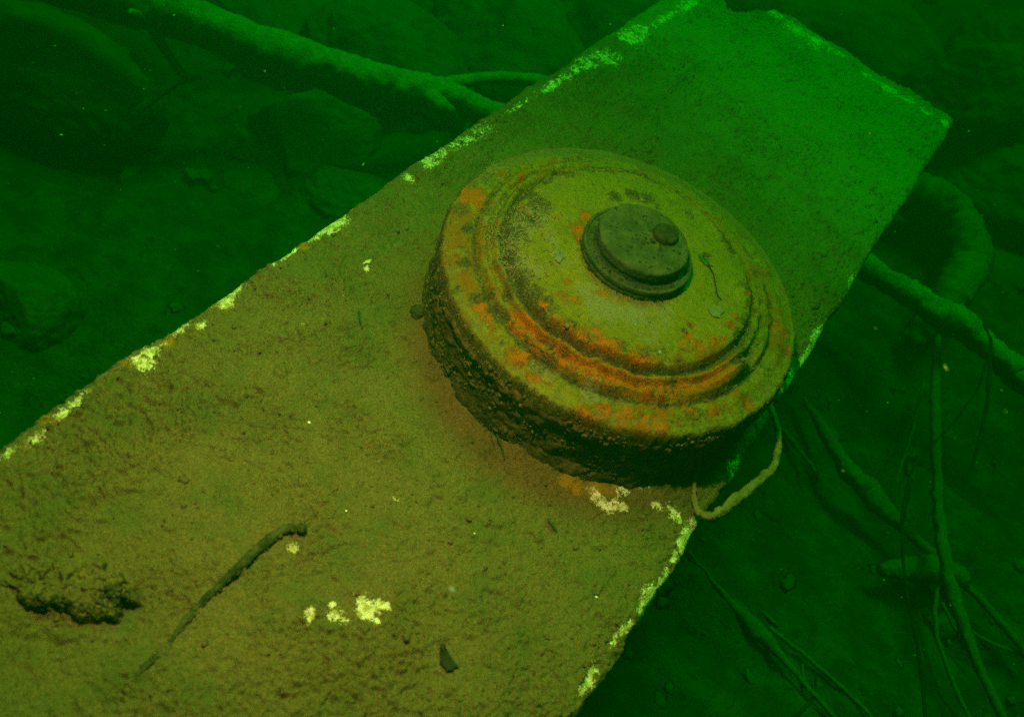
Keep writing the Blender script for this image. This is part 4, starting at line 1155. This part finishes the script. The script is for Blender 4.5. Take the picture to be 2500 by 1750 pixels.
o = tube('thin_root', [(0.5595, 0.3498, -0.4100, 0.0029), (0.5858, 0.3266, -0.4100, 0.0026), (0.6012, 0.3174, -0.4100, 0.0023), (0.6263, 0.2951, -0.4100, 0.0019)], M_ROOT, n=60, sides=8, rough=0.30, rscale=0.030, fine=0.20, seed=19, wob=0.0015)
tag(o, 'short thin root close beside the long straight root, below the crossing', 'root', 'silted roots and sticks right of the slab')
o = tube('thin_root', [(0.6084, 0.3384, -0.4100, 0.0028), (0.6394, 0.3426, -0.4100, 0.0028), (0.6687, 0.3542, -0.4100, 0.0028), (0.7052, 0.3616, -0.4100, 0.0023)], M_ROOT, n=60, sides=8, rough=0.30, rscale=0.030, fine=0.20, seed=21, wob=0.0015)
tag(o, 'thin root slanting to the right frame edge between the two big roots', 'root', 'silted roots and sticks right of the slab')
o = tube('thin_root', [(0.4072, 0.7216, -0.4000, 0.0028), (0.4200, 0.6310, -0.4000, 0.0030), (0.4267, 0.5629, -0.4000, 0.0029), (0.4306, 0.5062, -0.4000, 0.0025), (0.4352, 0.4815, -0.4000, 0.0019)], M_ROOT, n=60, sides=8, rough=0.30, rscale=0.030, fine=0.20, seed=23, wob=0.0015)
tag(o, 'faint thin root left of the upper part of the long straight root', 'root', 'silted roots and sticks right of the slab')
o = tube('thin_root', [(0.2539, 0.4504, -0.4200, 0.0038), (0.2848, 0.4399, -0.4200, 0.0044), (0.3261, 0.4206, -0.4200, 0.0025)], M_ROOT, n=60, sides=8, rough=0.30, rscale=0.030, fine=0.20, seed=25, wob=0.0015)
tag(o, 'short faint root just below the mine handle, right of the slab', 'root', 'silted roots and sticks right of the slab')
o = tube('black_strand', [(0.3914, 0.6819, -0.2200, 0.0022), (0.4102, 0.6571, -0.2200, 0.0024), (0.4220, 0.6050, -0.2200, 0.0027), (0.4350, 0.5380, -0.2200, 0.0026), (0.4445, 0.4639, -0.2200, 0.0025), (0.4460, 0.4049, -0.2200, 0.0019), (0.4478, 0.3500, -0.2200, 0.0013)], M_STRAND, n=90, sides=8, rough=0.10, rscale=0.020, fine=0.00, seed=27, wob=0.0015)
tag(o, 'black strand hanging off the crooked branch, bowing to the right', 'strand', 'black hair-like strands hanging right of the slab')
o = tube('black_strand', [(0.4260, 0.6401, -0.2400, 0.0018), (0.4265, 0.5676, -0.2400, 0.0018), (0.4183, 0.5007, -0.2400, 0.0017), (0.4033, 0.4307, -0.2400, 0.0017), (0.3922, 0.3850, -0.2400, 0.0019), (0.3903, 0.3334, -0.2400, 0.0018), (0.4001, 0.2726, -0.2400, 0.0020), (0.4209, 0.2128, -0.2400, 0.0019), (0.4465, 0.1628, -0.2400, 0.0021), (0.4734, 0.1130, -0.2400, 0.0020), (0.4909, 0.0766, -0.2400, 0.0020), (0.5055, 0.0406, -0.2400, 0.0019)], M_STRAND, n=140, sides=8, rough=0.10, rscale=0.020, fine=0.00, seed=29, wob=0.0015)
tag(o, 'long black strand curving from the crooked branch down to the bottom edge', 'strand', 'black hair-like strands hanging right of the slab')
o = tube('black_strand', [(0.3875, 0.3804, -0.2400, 0.0013), (0.3906, 0.3418, -0.2400, 0.0013), (0.3997, 0.2951, -0.2400, 0.0015), (0.4056, 0.2592, -0.2400, 0.0013)], M_STRAND, n=60, sides=8, rough=0.10, rscale=0.020, fine=0.00, seed=31, wob=0.0015)
tag(o, 'short black strand doubling the long one above the wood stub', 'strand', 'black hair-like strands hanging right of the slab')
o = tube('lying_twig', [(0.2247, 0.1326, -0.3800, 0.0021), (0.2659, 0.1212, -0.3800, 0.0026), (0.3068, 0.1085, -0.3800, 0.0052), (0.3374, 0.1026, -0.3800, 0.0113), (0.3605, 0.0989, -0.3800, 0.0092), (0.3941, 0.0912, -0.3800, 0.0045), (0.4375, 0.0798, -0.3800, 0.0035), (0.4858, 0.0678, -0.3800, 0.0029)], M_ROOT, n=140, sides=12, rough=0.25, rscale=0.020, fine=0.15, seed=33, wob=0.0015)
tag(o, 'twig with a broad flattened middle at the lower right of the slab', 'twig', 'twigs lying on the bed at the lower right of the slab')
o = tube('lying_twig', [(0.2535, 0.1470, -0.4000, 0.0019), (0.3076, 0.1427, -0.4000, 0.0024), (0.3593, 0.1410, -0.4000, 0.0026), (0.3729, 0.1387, -0.4000, 0.0021)], M_ROOT, n=80, sides=8, rough=0.30, rscale=0.030, fine=0.20, seed=35, wob=0.0015)
tag(o, 'upper thin twig running alongside the broad flattened one', 'twig', 'twigs lying on the bed at the lower right of the slab')
o = tube('lying_twig', [(0.3622, 0.1216, -0.3900, 0.0036), (0.3927, 0.1224, -0.3900, 0.0036), (0.4296, 0.1217, -0.3900, 0.0031), (0.4728, 0.1188, -0.3900, 0.0031), (0.5293, 0.1092, -0.3900, 0.0025)], M_ROOT, n=90, sides=8, rough=0.30, rscale=0.030, fine=0.20, seed=37, wob=0.0015)
tag(o, 'thin twig running on to the bottom edge right of the broad flattened one', 'twig', 'twigs lying on the bed at the lower right of the slab')
o = tube('lying_twig', [(0.4152, 0.1096, -0.3900, 0.0018), (0.4271, 0.0872, -0.3900, 0.0023), (0.4406, 0.0733, -0.3900, 0.0022), (0.4740, 0.0702, -0.3900, 0.0020)], M_ROOT, n=60, sides=8, rough=0.30, rscale=0.030, fine=0.20, seed=39, wob=0.0015)
tag(o, 'small crooked twig at the bottom between the two longer twigs', 'twig', 'twigs lying on the bed at the lower right of the slab')
o = tube('lying_twig', [(0.4318, 0.1086, -0.3850, 0.0015), (0.4405, 0.0903, -0.3850, 0.0018), (0.4397, 0.0679, -0.3850, 0.0020), (0.4246, 0.0283, -0.3850, 0.0022)], M_DARKBARK, n=60, sides=8, rough=0.30, rscale=0.030, fine=0.20, seed=41, wob=0.0015)
tag(o, 'small dark twig crossing the crooked one at the bottom edge', 'twig', 'twigs lying on the bed at the lower right of the slab')

# ------------------------------------------------------------------ specks drifting in the water
def specks():
    g = np.random.default_rng(77)
    n = 4200
    c = np.array(cam.location)
    p = np.stack([g.uniform(-1.3, 1.0, n), g.uniform(-.5, 1.9, n), g.uniform(-.38, .36, n)], 1)
    k = (np.linalg.norm(p-c, axis=1) > .33) & (np.linalg.norm(p-np.array(lamp.location), axis=1) > .50)
    k &= ~((p[:, 2] < .14) & (p[:, 0] > XL-.02) & (p[:, 0] < XR+.03) & (p[:, 1] < YF))
    p = p[k]
    s = g.gamma(1.3, .00026, len(p))+.0002
    o = scatter('drifting_specks', p, np.tile([0, 0, 1.], (len(p), 1)), s, M_SNOW, None, 1, .8, 9)
    o['kind'] = 'stuff'; o['label'] = 'pale specks of silt drifting in the green water'; o['category'] = 'silt'
specks()
